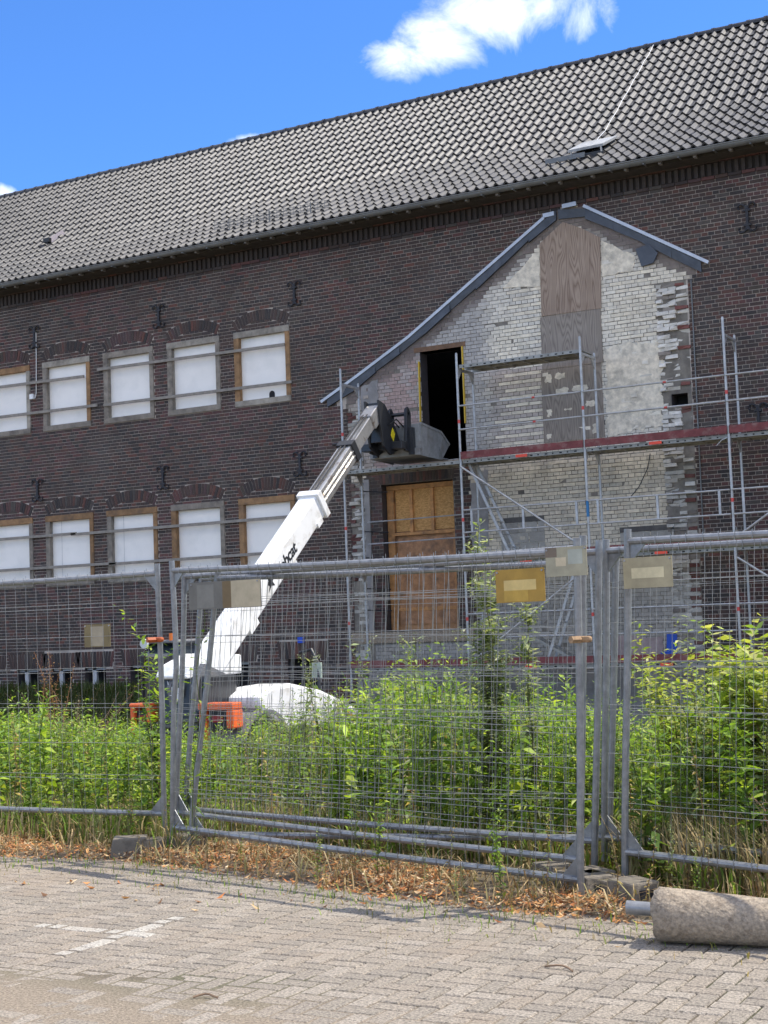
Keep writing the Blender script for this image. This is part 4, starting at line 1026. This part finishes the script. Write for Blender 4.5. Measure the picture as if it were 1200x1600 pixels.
# ------------------------------------------------------------------ mobile fence panels
def lerp(a, b_, t): return Vector(a)+(Vector(b_)-Vector(a))*t
def fence_panel(label, bl, br, tl, tr, loc, bend=0., left=True, right=True):
    bl, br, tl, tr = map(Vector, (bl, br, tl, tr)); r = thing('site_fence', label, 'fence panel', loc, 'wire mesh site fences')
    nrm = (br-bl).cross(tl-bl).normalized()
    def P(s, t): return lerp(lerp(bl, br, s), lerp(tl, tr, s), t)
    for s, on in ((0, left), (1, right)):
        if not on: continue
        k = bend if s == 0 else 0; ax = (br-bl).normalized()
        pts = [P(s, t)+ax*(k*math.sin(math.pi*t)*(1 if t > .5 else .3))+nrm*(.006*math.sin(7*t+s)) for t in np.linspace(0, 1, 9)]
        MB().tube(pts, .021, 10).build('post', M['galv'], r)
        e = .055 if s == 0 else -.055; w = (br-bl).length
        for t, u in ((.965, -1), (.075, 1)):
            c = P(s, t); dx = ax*(.14*(1 if s == 0 else -1)); dz = (tl-bl).normalized()*(.15*u)
            MB().prism([c+nrm*.004, c+dx+nrm*.004, c+dz+nrm*.004], nrm*-.008).build('gusset', M['galv'], r)
    for t, nm in ((.965, 'top_rail'), (.075, 'bottom_rail')):
        MB().tube([P(s, t)+(tl-bl).normalized()*(-.008*math.sin(math.pi*s)) for s in np.linspace(0, 1, 7)], .021, 10).build(nm, M['galv'], r)
    b = MB(); n = 34
    for k in range(1, n):
        s = (k+rnd.uniform(-.05, .05))/n; o = nrm*rnd.uniform(-.004, .004)
        mid = nrm*rnd.uniform(-.008, .008)
        b.tube([P(s, .985)+o, P(s+rnd.uniform(-.001, .001), .5)+mid, P(s, .055)+o], .0017, 3, caps=False)
        b.tube([P(s, .952)+nrm*.0225, P(s, .978)+nrm*.0225], .0024, 4, caps=False); b.tube([P(s, .06)+nrm*.0225, P(s, .09)+nrm*.0225], .0024, 4, caps=False)
    for t in (.20, .335, .47, .605, .74, .85):
        for off in ((0,) if t in (.335, .74) else (0, .016)):
            b.tube([P(s, t+off+.0012*math.sin(9*s+t*20))+nrm*(.004+.006*math.sin(11*s+t*9)) for s in np.linspace(0, 1, 12)], .0017, 3, caps=False)
    b.build('wire_mesh', M['wire'], r, kind='stuff')
    return r
zb = .12
fence_panel('leftmost fence panel with bare wire mesh in front of the low green weeds', (-10.35, 8.58, zb), (-6.76, 8.64, zb), (-10.25, 8.46, 2.08), (-6.67, 8.52, 2.08), (-8.5, 8.6, 0))
fence_panel('fence panel beyond the left edge, continuing the row of the leftmost one', (-13.9, 8.5, zb), (-10.40, 8.56, zb), (-13.8, 8.4, 2.05), (-10.32, 8.46, 2.06), (-12, 8.55, 0))
fence_panel('front panel of the leaning stack, its left post bent inwards', (-6.60, 8.52, .04), (-3.17, 7.73, -.02), (-6.47, 8.43, 2.09), (-3.05, 7.63, 2.02), (-4.9, 8.1, 0), bend=.04)
fence_panel('second panel of the leaning stack, directly behind the front panel', (-6.74, 8.74, zb), (-3.29, 8.02, .04), (-6.55, 8.69, 2.05), (-3.14, 7.95, 2.05), (-5.0, 8.4, 0))
fence_panel('third panel of the leaning stack, its left post slanting to the right', (-6.89, 9.04, .1), (-3.29, 8.26, zb), (-6.64, 9.02, 2.04), (-3.14, 8.20, 2.03), (-5.0, 8.6, 0))
fence_panel('rearmost panel of the stack with the most slanting left post reaching the ground', (-6.46, 8.52, .0), (-3.31, 8.54, .1), (-6.14, 8.53, 2.02), (-3.14, 8.48, 1.98), (-4.9, 8.6, 0))
fence_panel('fence panel at the right with a beige sign, standing in front of its twin', (-3.02, 8.03, .10), (.35, 7.10, .06), (-2.87, 7.95, 2.07), (.45, 7.0, 2.02), (-1.3, 7.5, 0))
fence_panel('fence panel behind the right hand panel, right beside the shrub', (-3.29, 8.42, zb), (.20, 7.44, zb), (-3.15, 8.34, 2.04), (.30, 7.34, 2.0), (-1.4, 7.8, 0))

def fence_foot(label, x, y, rot, z=0.):
    r = thing('concrete_block', label, 'fence block', (x, y, z), 'concrete blocks under the fence'); c, s = math.cos(rot), math.sin(rot)
    def T(p): return (x+p[0]*c-p[1]*s, y+p[0]*s+p[1]*c, z+p[2])
    w, l, h, t = .115, .35, .135, .022
    def frustum(l0, l1, nm):
        q = [T(p) for p in ((-w, l0, 0), (w, l0, 0), (w, l1, 0), (-w, l1, 0), (-w+t, l0+(t if l0 == -l else 0), h), (w-t, l0+(t if l0 == -l else 0), h), (w-t, l1-(t if l1 == l else 0), h), (-w+t, l1-(t if l1 == l else 0), h))]
        return MB().add(q, [(0, 3, 2, 1), (4, 5, 6, 7), (0, 1, 5, 4), (1, 2, 6, 5), (2, 3, 7, 6), (3, 0, 4, 7)]).build(nm, M['foot'], r, bevel=.012)
    frustum(-l, -.09, 'block_end'); frustum(.09, l, 'block_end')
    q = [T(p) for p in ((-w+.004, -.1, 0), (w-.004, -.1, 0), (w-.004, .1, 0), (-w+.004, .1, 0), (-w+t, -.1, h-.02), (w-t, -.1, h-.02), (w-t, .1, h-.02), (-w+t, .1, h-.02))]
    MB().add(q, [(0, 3, 2, 1), (4, 5, 6, 7), (0, 1, 5, 4), (1, 2, 6, 5), (2, 3, 7, 6), (3, 0, 4, 7)]).build('block_middle', M['foot'], r, bevel=.01)
    q = [T(p) for p in ((-.055, -l+.004, .05), (.05, -l+.004, .05), (.05, -l+.05, .095), (-.055, -l+.05, .095))]
    MB().prism([T(p) for p in ((-.05, -l+.005, .046), (.05, -l+.005, .046), (.05, -l+.0125, .096), (-.05, -l+.0125, .096))], Vector(T((0, .03, 0)))-Vector(T((0, 0, 0)))-Vector((0, 0, 0))).build('slot', M['dark'], r)
fence_foot('weathered concrete fence block at the foot of the two left posts', -6.70, 8.50, -.95)
fence_foot('mossy concrete fence block under the right hand posts beside the concrete pole', -3.06, 7.93, .95)
fence_foot('concrete fence block half buried in dry leaves behind the front right post', -3.35, 8.05, .9)

def clamp(label, p, m, col=None):
    r = thing('fence_clamp', label, 'clamp', p); p = Vector(p); ax = Vector((.95, -.28, 0))
    MB().bar(p-ax*.072, p+ax*.072, .036, .036, up=(0, 0, 1)).build('clamp_jaw', m, r, bevel=.014)
    MB().tube([p+Vector((-.0, -.02, 0)), p+Vector((-.03, -.075, 0))], .022, 6).build('clamp_bolt', m, r)
clamp('orange clamp joining the two left fence posts', (-6.68, 8.50, 1.53), mat('orange_clamp', (.42, .09, .02), .6))
clamp('rusty clamp joining the front right post to the one beside it', (-3.07, 7.66, 1.46), M['rust'])

# signs on the fence: plates with added colour blocks copying a pixel blur
def sign(label, a, b_, cols, nrm=(-.23, -.97, 0), fields=()):
    a, b_ = Vector(a), Vector(b_); ax = Vector((b_.x-a.x, b_.y-a.y, 0)); w = ax.length; ax.normalize(); h = a.z-b_.z; n = Vector((ax.y, -ax.x, 0))
    r = thing('fence_sign', label, 'sign', (a.x, a.y, b_.z))
    def rect(u0, u1, v0, v1, d0, d1): return [a+ax*(u*w)-Vector((0, 0, v*h))+n*d0 for u, v in ((u0, v0), (u1, v0), (u1, v1), (u0, v1))], n*(d1-d0)
    q, e = rect(0, 1, 0, 1, .026, .030); MB().prism(q, e, cols).build('plate', M['plain_rough'], r)
    for u0, u1, v0, v1, c in fields:
        q, e = rect(u0, u1, v0, v1, .0302, .0308); MB().prism(q, e, c).build('blur_block', M['plain_rough'], r)
    for u in (.04, .96):
        MB().tube([a+ax*(u*w)-Vector((0, 0, .08*h))+n*.028, a+ax*(u*w)-Vector((0, 0, .08*h))+n*.036], .006, 6, (.3, .3, .3)).build('cable_tie', M['plain_rough'], r)
M['plain_rough'] = mat('sign_plastic', (1, 1, 1), .7, var=.18, scale=9, tint=True)
sign('mustard yellow sign on the wire mesh beside the tall weed', (-3.61, 7.78, 1.87), (-3.27, 7.70, 1.68), (.36, .215, .035), fields=((.17, .83, .33, .64, (.60, .44, .16)), (.17, .66, .64, .97, (.46, .29, .05))))
sign('grey beige sign hung across the two right hand posts', (-3.25, 7.68, 1.975), (-2.98, 7.62, 1.812), (.34, .31, .21), fields=((.25, .5, .35, .65, (.55, .46, .30)), (0, .28, 0, .33, (.17, .13, .09)), (.55, .9, .1, .6, (.36, .37, .30))))
sign('beige sign with a pale centre on the right hand panel', (-2.86, 7.86, 1.90), (-2.55, 7.78, 1.73), (.36, .31, .19), fields=((.17, .83, .34, .68, (.62, .54, .33)),))
sign('small olive brown sign in the middle of the leftmost panel', (-7.42, 8.60, 1.66), (-7.17, 8.60, 1.49), (.20, .155, .07), fields=((.25, .75, .1, .96, (.33, .28, .19)),))
sign('wide sign, dark grey at left and cream at right, on the front fence', (-6.28, 8.40, 1.92), (-5.56, 8.24, 1.73), (.15, .14, .115), fields=((.60, .995, .02, .98, (.44, .37, .24)), (.48, .60, .02, .98, (.17, .115, .05)), (.12, .36, .1, .95, (.19, .18, .15))))

# tapered concrete pole with a steel pipe core lying on the paving
p0, p1 = Vector((-2.46, 6.96, .135)), Vector((-.95, 7.16, .075))
pole = thing('concrete_pole', 'tapered rough concrete pole piece lying on the paving with a steel pipe in its end', 'concrete pole', (-1.7, 7.05, 0))
n, m = 32, 16; vs, fs = [], []; d = (p1-p0).normalized(); a = d.cross(Vector((0, 0, 1))).normalized(); u = a.cross(d)
for i in range(m+1):
    t = i/m; r_ = .131-.060*t; c = p0+(p1-p0)*t
    for k in range(n):
        g_ = 2*math.pi*k/n; rr = r_+.004*vn(math.cos(g_)*3+t*9, math.sin(g_)*3, 2.2, 5); rr -= (.012*max(0, vn(k*.9, 1, 1, 2)) if i == 0 else 0); cc = c+d*(.022*vn(k*.7, 3, 1, 8) if i == 0 else 0); vs.append(cc+a*(rr*math.cos(g_))+u*(rr*math.sin(g_)))
for i in range(m):
    for k in range(n): fs.append((i*n+k, (i+1)*n+k, (i+1)*n+(k+1) % n, i*n+(k+1) % n))
vs += [p0+d*.004, p1]; fs += [(len(vs)-2, k, (k+1) % n) for k in range(n)]+[(len(vs)-1, m*n+(k+1) % n, m*n+k) for k in range(n)]
mesh_obj('concrete_body', vs, fs, M['concrete'], pole, None, True)
b = MB(); c0, c1 = p0-d*.15+Vector((0, 0, .02)), p0+d*.05+Vector((0, 0, .02)); vs, fs = [], []
b.tube([c0, c1], .034, 18, caps=False); b.tube([c1, c0+d*.001], .028, 18, caps=False); b.build('steel_pipe', M['galv'], pole, smooth=True)
pl = MB(); pl.bar((-6.55, 8.44, .03), (-5.95, 8.30, .035), .10, .035); props(pl.build('plank', M['batten'], None, bevel=.004), 'short grey plank lying beside the left concrete block', 'plank')

# ------------------------------------------------------------------ vegetation
def leafy(pts, n, l0, l1, wr, tilt, cols, droop=.25, top_small=.5, spread=0., start=.08):
    """leaves round a stem that follows pts; returns vertices, triangles, colours"""
    pts = np.array(pts, float); V, Fc, Cc = [], [], []
    m = len(pts)
    for k in range(n):
        t = start+(1-start)*(k+rng.random())/n; f = t*(m-1); i = min(int(f), m-2); b = pts[i]+(pts[i+1]-pts[i])*(f-i)
        az = k*2.4+rng.normal()*.35; el = tilt+rng.normal()*.3
        ln = (l0+(l1-l0)*rng.random())*(1-(1-top_small)*t); w = ln*wr*(.8+.4*rng.random())
        d = np.array([math.cos(az)*math.cos(el), math.sin(az)*math.cos(el), math.sin(el)]); sd = np.array([-math.sin(az), math.cos(az), rng.normal()*.35]); sd /= np.linalg.norm(sd)
        o = b+d*(spread*rng.random())
        mid = o+d*ln*.45; tip = o+d*ln-np.array([0, 0, droop*ln*(.5+rng.random())]); up = np.cross(sd, d)*(-w*.18)
        j = len(V); V += [o, mid+sd*w/2-up, tip, mid-sd*w/2-up]; Fc += [(j, j+1, j+2), (j, j+2, j+3)]
        c = np.array(cols[rng.integers(len(cols))])*(.75+.5*rng.random())*(.85+.3*t); Cc += [c]*4
    return np.array(V), np.array(Fc), np.array(Cc)
def stalk(pts, r0, r1, col):
    pts = np.array(pts, float); V, Fc = [], []; m = len(pts)
    for i, p in enumerate(pts):
        r_ = r0+(r1-r0)*i/(m-1)
        for k in range(3): V.append(p+np.array([r_*math.cos(k*2.1), r_*math.sin(k*2.1), 0]))
    for i in range(m-1):
        for k in range(3):
            a, b_ = i*3+k, i*3+(k+1) % 3; Fc += [(a, b_, b_+3), (a, b_+3, a+3)]
    return np.array(V), np.array(Fc), np.tile(np.array(col, float), (len(V), 1))
def join(parts):
    V, Fc, Cc, n = [], [], [], 0
    for v, f, c in parts: V.append(v); Fc.append(f+n); Cc.append(c); n += len(v)
    return np.concatenate(V), np.concatenate(Fc), np.concatenate(Cc)
def curve(h, lean, n=5, wob=.02):
    a = rng.random()*6.28; return [np.array([math.cos(a)*lean*h*(k/(n-1))**1.6+rng.normal()*wob*h*(k > 0), math.sin(a)*lean*h*(k/(n-1))**1.6+rng.normal()*wob*h*(k > 0), h*k/(n-1)]) for k in range(n)]
GREEN = [(.20, .31, .035), (.25, .37, .04), (.14, .24, .032), (.31, .41, .055), (.15, .24, .055), (.36, .42, .075), (.10, .18, .03), (.12, .21, .04)]
SAGE = [(.19, .23, .10), (.25, .29, .14), (.15, .20, .08), (.32, .34, .20), (.17, .24, .065)]
TAN = [(.36, .27, .13), (.42, .33, .18), (.28, .20, .09), (.24, .22, .08), (.33, .29, .13)]
def weed(kind):
    p = curve(1.0, .16)
    if kind == 0:   # dense lanceolate leaves
        return join([stalk(p, .006, .002, (.10, .12, .04)), leafy(p, 50, .13, .23, .30, .5, GREEN, top_small=.5)])
    if kind == 1:   # side shoots
        q = [stalk(p, .007, .002, (.13, .13, .05)), leafy(p, 32, .12, .20, .36, .45, GREEN)]
        for k in range(5):
            t = .35+.12*k; b = np.array(p[min(4, int(t*4))]); c = [b+(x*np.array([.34, .34, .5])) for x in curve(1, .5, 4)]
            q += [stalk(c, .003, .001, (.12, .14, .05)), leafy(c, 15, .08, .14, .36, .45, GREEN)]
        return join(q)
    if kind == 2:   # sage green with seed tips
        q = [stalk(p, .006, .002, (.16, .15, .07)), leafy(p, 30, .09, .16, .32, .45, SAGE)]
        for k in range(7):
            t = .5+.07*k; b = np.array(p[min(4, int(t*4))]); c = [b+(x*np.array([.22, .22, .28])) for x in curve(1, .4, 4)]
            q += [leafy(c, 22, .025, .045, .5, .6, SAGE+[(.30, .30, .18)])]
        return join(q)
    if kind == 3:   # broad nettle-like leaves
        return join([stalk(p, .006, .003, (.10, .13, .04)), leafy(p, 32, .15, .25, .50, .2, GREEN, droop=.45, top_small=.5)])
    if kind == 4:   # drying, half bare
        return join([stalk(p, .007, .002, (.26, .16, .09)), leafy(p, 34, .06, .11, .30, .3, SAGE[:2]+TAN[:3], droop=.5)])
TPL = {k: [weed(k) for _ in range(5)] for k in range(5)}
ZQ = [-1.3, -.922, -.848, -.799, -.75, -.715, -.679, -.631, -.594, -.56, -.504, -.451, -.42, -.371, -.352, -.323, -.305, -.269, -.1]
ZT = [1.05, 1.07, 1.00, .93, .88, .85, .94, 1.0, 1.10, 1.22, 1.12, 1.06, 1.02, .91, .86, .93, 1.05, 1.15, 1.15]
def place(tpl, x, y, z, h, wid=1.):
    v, f, c = tpl; a = rng.random()*6.283; ca, sa = math.cos(a), math.sin(a); s = h*wid
    V = np.stack([x+(v[:, 0]*ca-v[:, 1]*sa)*s, y+(v[:, 0]*sa+v[:, 1]*ca)*s, z+v[:, 2]*h], 1)
    return V, f, c*(.8+.4*rng.random())
def scatter(density, ymin_off, ymax, mix, xr=(-17, 1.5), hj=(.70, 1.0), tall=.06):
    out = []
    n = int((xr[1]-xr[0])*8*density)
    for _ in range(n):
        x = rng.uniform(*xr); y = rng.uniform(8, 16)
        if y < fence_y(x)+ymin_off+(.58 if -6.7 < x < -3.0 else 0) or y > ymax: continue
        q = x/y
        if q < -1.15 or q > -.12: continue
        if -15.6 < x < -12.4 and y > 17.9: continue
        dd = cam_depth((x, y, 1)); top = 1.6-(1.6-interp(q, ZQ, ZT))*dd/10.5; z = gz(x, y)
        cl = vn(x, y, .9, 40); h = (top-z)*rng.uniform(*hj)*(1+.10*cl)
        if rng.random() < tall: h *= 1.13
        if h < .25: continue
        pr = list(mix)
        if q < -.60 and q > -.72: pr = [.15, .2, .35, .05, .25]
        if cl > .15: pr[0] += .5
        if cl < -.15: pr[1] += .4
        k = rng.choice(5, p=np.array(pr)/sum(pr)); out.append(place(TPL[k][rng.integers(5)], x, y, z-.02, h, rng.uniform(.75, 1.1)))
    return join(out)
V, Fq, Cc = scatter(32, .14, 11.6, (.30, .2, .22, .18, .12), hj=(.62, 1.0), tall=.09); V2, F2, C2 = scatter(13, 2.6, 15.8, (.4, .25, .15, .2, .0), hj=(.82, 1.0))
V, Fq, Cc = join([(V, Fq, Cc), (V2, F2, C2)])
o = np_mesh('weeds', V, Fq, M['leaf'], None, Cc, kind='stuff'); props(o, 'dense bright green weeds filling the ground behind the fences', 'weeds')

def blades(n, xr, yf, lr, cols, lean=.5, wid=.006, zoff=0., pfn=None, dirn=None):
    V, Fc, Cc = [], [], []
    for _ in range(n):
        x = rng.uniform(*xr); y = yf(x); 
        if pfn and not pfn(x, y): continue
        z = gz(x, y)+zoff-.01; l = rng.uniform(*lr); a = rng.random()*6.283; le = abs(rng.normal())*lean
        if dirn is not None: a = dirn+rng.normal()*.5
        d = np.array([math.cos(a), math.sin(a), 0]); s = np.array([-d[1], d[0], 0])*wid*(.6+.8*rng.random())
        b = np.array([x, y, z]); m_ = b+d*l*le*.35+np.array([0, 0, l*.6]); t = b+d*l*le*1.0+np.array([0, 0, l*(1-.28*le)])
        j = len(V); V += [b-s, b+s, m_+s*.8, m_-s*.8, t]; Fc += [(j, j+1, j+2), (j, j+2, j+3), (j+3, j+2, j+4)]
        c = np.array(cols[rng.integers(len(cols))])*(.7+.6*rng.random()); Cc += [c]*5
    return np.array(V), np.array(Fc), np.array(Cc)
GRASS = GREEN[:3]+[(.16, .18, .05), (.22, .21, .08)]
A = blades(4500, (-10.5, -6.5), lambda x: fence_y(x)+rng.uniform(-.12, .85), (.08, .34), GRASS+TAN[:2]+[(.20, .20, .07)], .55)
B = blades(4000, (-6.6, -3.0), lambda x: fence_y(x)+rng.uniform(.62, 1.3), (.08, .34), GRASS+TAN, .6)
C_ = blades(5500, (-3.1, .5), lambda x: fence_y(x)+rng.uniform(.15, 1.1), (.18, .52), TAN+TAN[:2]+GRASS[3:], .45, dirn=2.6)
E_ = blades(3000, (-3.1, .5), lambda x: fence_y(x)+rng.uniform(.1, 1.0), (.08, .28), GRASS+TAN[:2], .6)
V, Fq, Cc = join([A, B, C_, E_]); o = np_mesh('long_grass', V, Fq, M['dry_leaf'], None, Cc, kind='stuff'); props(o, 'dry and green grass along the foot of the fences', 'grass')
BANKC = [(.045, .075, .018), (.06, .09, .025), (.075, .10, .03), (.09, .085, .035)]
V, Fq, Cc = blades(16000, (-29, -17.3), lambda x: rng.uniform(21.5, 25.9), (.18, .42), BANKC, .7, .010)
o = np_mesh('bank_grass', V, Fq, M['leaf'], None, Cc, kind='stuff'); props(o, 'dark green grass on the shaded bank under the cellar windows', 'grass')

# fallen leaves: curled scraps along the verge
def litter(n, fn, cols, s0, s1):
    V, Fc, Cc = [], [], []
    for _ in range(n):
        x, y = fn(); z = max(gz(x, y), .0)+rng.uniform(.002, .045)*(1 if y > edge_y(x)+.05 else .15); l = rng.uniform(s0, s1); w = l*rng.uniform(.18, .42); a = rng.random()*6.283
        d = np.array([math.cos(a), math.sin(a), rng.normal()*.35]); s = np.array([-math.sin(a), math.cos(a), rng.normal()*.4])
        b = np.array([x, y, z]); k = rng.uniform(.05, .3)*l
        j = len(V); V += [b-d*l/2+np.array([0, 0, k*.6]), b+s*w/2, b+d*l/2+np.array([0, 0, k]), b-s*w/2]; Fc += [(j, j+1, j+2), (j, j+2, j+3)]
        Cc += [np.array(cols[rng.integers(len(cols))])*(.65+.6*rng.random())]*4
    return np.array(V), np.array(Fc), np.array(Cc)
LIT = [(.56, .25, .09), (.62, .34, .14), (.44, .17, .06), (.62, .43, .23), (.36, .19, .09), (.66, .52, .33), (.24, .13, .07), (.58, .29, .10)]
def strip():
    while True:
        x = rng.uniform(-10.5, -1.2); lo, hi = edge_y(x)-.02, fence_y(x)+.30; y = lo+(hi-lo)*rng.beta(1.5, 1.3)
        if vn(x, y, 1.3, 60)*1.3+rng.random()*.8 > .36: return x, y
A = litter(15000, strip, LIT, .014, .055); B = litter(70, lambda: (rng.uniform(-8, -1.6), edge_y(-4)-abs(rng.normal())*.35), LIT, .03, .08)
C_ = blades(2300, (-10.5, -1.2), lambda x: rng.uniform(edge_y(x)+.02, fence_y(x)+.35), (.06, .22), TAN+[(.20, .13, .06), (.45, .33, .17)], 1.5, .004, zoff=.012)
V, Fq, Cc = join([A, B, C_]); o = np_mesh('leaf_litter', V, Fq, M['dry_leaf'], None, Cc, kind='stuff'); props(o, 'orange brown fallen leaves along the edge of the paving', 'leaves')

# single plants that stand out
def plant(name, label, cat, x, y, parts, z=None, group=None):
    z = gz(x, y) if z is None else z; r = thing(name, label, cat, (x, y, z), group)
    for nm, (v, f, c) in parts:
        o = np_mesh(nm, v+np.array([x, y, z]), f, M['leaf'] if nm != 'stem' else M['stem'], r, c)
        if nm != 'stem': o['kind'] = 'stuff'
    return r
# the tall weed
PALE_G = [(.40, .42, .27), (.34, .38, .22), (.28, .32, .15)]
st, fo = [], []
for k in range(6):
    h = (2.26, 1.95, 1.75, 1.6, 1.35, 1.9)[k]; c = curve(h, .045, 8, .008); off = np.array([rng.normal()*.07, rng.normal()*.07, 0]); c = [p+off for p in c]
    st.append(stalk(c, .010, .003, (.16, .15, .07)))
    fo.append(leafy(c, 130, .09, .16, .34, .35, SAGE+PALE_G, start=.12, top_small=.6))
    for q in range(16):
        t = .3+.65*q/15; b = np.array(c[min(7, int(t*7))]); ln = .30*(1.1-t*.6); cc = [b+x*np.array([ln, ln, ln]) for x in curve(1, .75, 4)]
        st.append(stalk(cc, .003, .001, (.15, .16, .07))); fo.append(leafy(cc, 22, .06, .11, .36, .4, SAGE+PALE_G))
plant('tall_weed', 'tall grey green weed towering over the others beside the mustard yellow sign', 'weed', -4.22, 9.15, [('stem', join(st)), ('foliage', join(fo))])
def bushy(h, n, spread, leaf, cols, wr=.42):
    st, fo = [], []
    for k in range(n):
        hh = h*rng.uniform(.6, 1.0); c = curve(hh, spread, 6, .02); st.append(stalk(c, .008, .003, (.13, .12, .05))); fo.append(leafy(c, int(46*hh), leaf[0], leaf[1], wr, .3, cols, droop=.3, top_small=.55, start=.15))
        for q in range(5):
            b = np.array(c[2+q % 4]); cc = [b+x*np.array([.3, .3, .28])*hh for x in curve(1, .7, 4)]; fo.append(leafy(cc, 13, leaf[0]*.7, leaf[1]*.75, wr, .3, cols))
    return [('stem', join(st)), ('foliage', join(fo))]
YG = [(.32, .38, .06), (.40, .43, .10), (.22, .30, .05), (.17, .25, .045), (.46, .46, .16)]
plant('leafy_shrub', 'large leafy shrub with pale tips at the right edge behind the wire mesh', 'shrub', -2.30, 9.25, bushy(1.24, 62, .44, (.14, .25), YG, .5))
plant('leafy_shrub', 'smaller yellow green shrub between the right hand posts and the large shrub', 'shrub', -3.22, 10.1, bushy(1.22, 26, .36, (.10, .16), YG, .36))
plant('weed_sprig', 'upright green weed with drooping leaves just left of the left fence posts', 'weed', -7.22, 9.15, bushy(1.42, 4, .10, (.10, .17), GREEN, .36))
plant('weed_clump', 'slender seeding weeds rising above the field near the timber door', 'weed', -5.85, 10.6, [('foliage', join([tuple(np.array(a) if i else a*1.42+np.array([dx, dy, 0]) for i, a in enumerate(TPL[2][k % 5])) for k, (dx, dy) in enumerate(((0, 0), (.2, .1), (-.25, .0), (.45, .2)))]))])
plant('weed_clump', 'slender seeding weed in front of the dark cellar door', 'weed', -6.75, 10.5, [('foliage', join([tuple(np.array(a) if i else a*1.30+np.array([dx, dy, 0]) for i, a in enumerate(TPL[2][k % 5])) for k, (dx, dy) in enumerate(((0, 0), (.16, .1)))]))])
DOCK = [(.22, .10, .05), (.28, .14, .07), (.34, .20, .09), (.18, .09, .05)]
def dock(h, n):
    st, fo = [], []
    for k in range(n):
        c = curve(h*rng.uniform(.75, 1), .16, 6); st.append(stalk(c, .008, .003, (.25, .12, .06))); fo.append(leafy(c, 110, .02, .05, .6, .6, DOCK, start=.45, spread=.05))
    return [('stem', join(st)), ('seed_head', join(fo))]
plant('dock_plant', 'rusty brown dock gone to seed at the left edge above the green weeds', 'weed', -10.9, 12.1, dock(1.62, 6))
def dry_bush(h, n, cols):
    st, fo = [], []
    for k in range(n):
        c = curve(h*rng.uniform(.6, 1), .6, 6, .03); st.append(stalk(c, .004, .0015, (.24, .15, .10))); fo.append(leafy(c, 26, .02, .045, .45, .5, cols, start=.4, spread=.05))
    return [('stem', join(st)), ('seed_head', join(fo))]
plant('dry_bush', 'brown withered bush among the green weeds at the left edge', 'bush', -10.2, 11.6, dry_bush(1.15, 40, [(.22, .14, .09), (.30, .19, .12), (.16, .10, .07)]))
plant('dry_bush', 'reddish brown withered weed in the dry grass at the right', 'bush', -2.05, 8.25, dry_bush(.62, 34, [(.26, .15, .12), (.36, .24, .19), (.20, .12, .09)]))
# bindweed climbing the slanting posts
c = [np.array(p) for p in ((-6.42, 8.50, .1), (-6.36, 8.47, .6), (-6.28, 8.47, .95), (-6.30, 8.45, 1.3), (-6.22, 8.46, 1.62), (-6.20, 8.44, 1.9))]
r = thing('climbing_vine', 'thin vine winding up the slanting fence posts', 'vine', (-6.42, 8.5, 0))
v, f, cc = stalk(c, .005, .002, (.12, .15, .05)); np_mesh('stem', v, f, M['stem'], r, cc)
v, f, cc = leafy(c, 42, .05, .12, .40, .2, GREEN+SAGE, spread=.06, start=.1); np_mesh('foliage', v, f, M['leaf'], r, cc, kind='stuff')
# little weeds growing through the foot of the fence and out of the paving joints
out = []
for _ in range(46):
    x = rng.uniform(-8.8, -1.6); y = fence_y(x)+rng.uniform(-.42, .05); k = rng.choice([1, 2, 4, 4]); out.append(place(TPL[k][rng.integers(5)], x, y, gz(x, y), rng.uniform(.16, .50), rng.uniform(.7, 1.1)))
for _ in range(14):
    x = rng.uniform(-6.5, -2.2); y = edge_y(x)-abs(rng.normal())*.45-.1; out.append(place(TPL[rng.choice([2, 4])][rng.integers(5)], x, y, 0, rng.uniform(.06, .16), .8))
V, Fq, Cc = join(out); o = np_mesh('verge_weeds', V, Fq, M['leaf'], None, Cc, kind='stuff'); props(o, 'small weeds along the foot of the fence and in the paving joints', 'weeds')
V, Fq, Cc = blades(900, (-8, -1.8), lambda x: edge_y(x)-abs(rng.normal())*.30, (.02, .07), GRASS+TAN[:1], .8, .003, zoff=.05)
keep = V; o = np_mesh('joint_grass', V, Fq, M['leaf'], None, Cc, kind='stuff'); props(o, 'tiny tufts of grass in the joints of the paving', 'grass')
for lab, x, y, l, a in (('dry bent twig lying on the paving in front of the concrete pole', -2.62, 6.25, .16, 2.8), ('curled brown leaf stalk lying at the left of the paving', -3.98, 5.25, .12, .4)):
    b = MB(); p = [Vector((x+math.cos(a)*l*t, y+math.sin(a)*l*t+.015*math.sin(t*5), .006+.012*math.sin(t*3.1))) for t in np.linspace(0, 1, 6)]; b.tube(p, .005, 5, (.20, .13, .08)); props(b.build('twig', M['stem']), lab, 'twig')
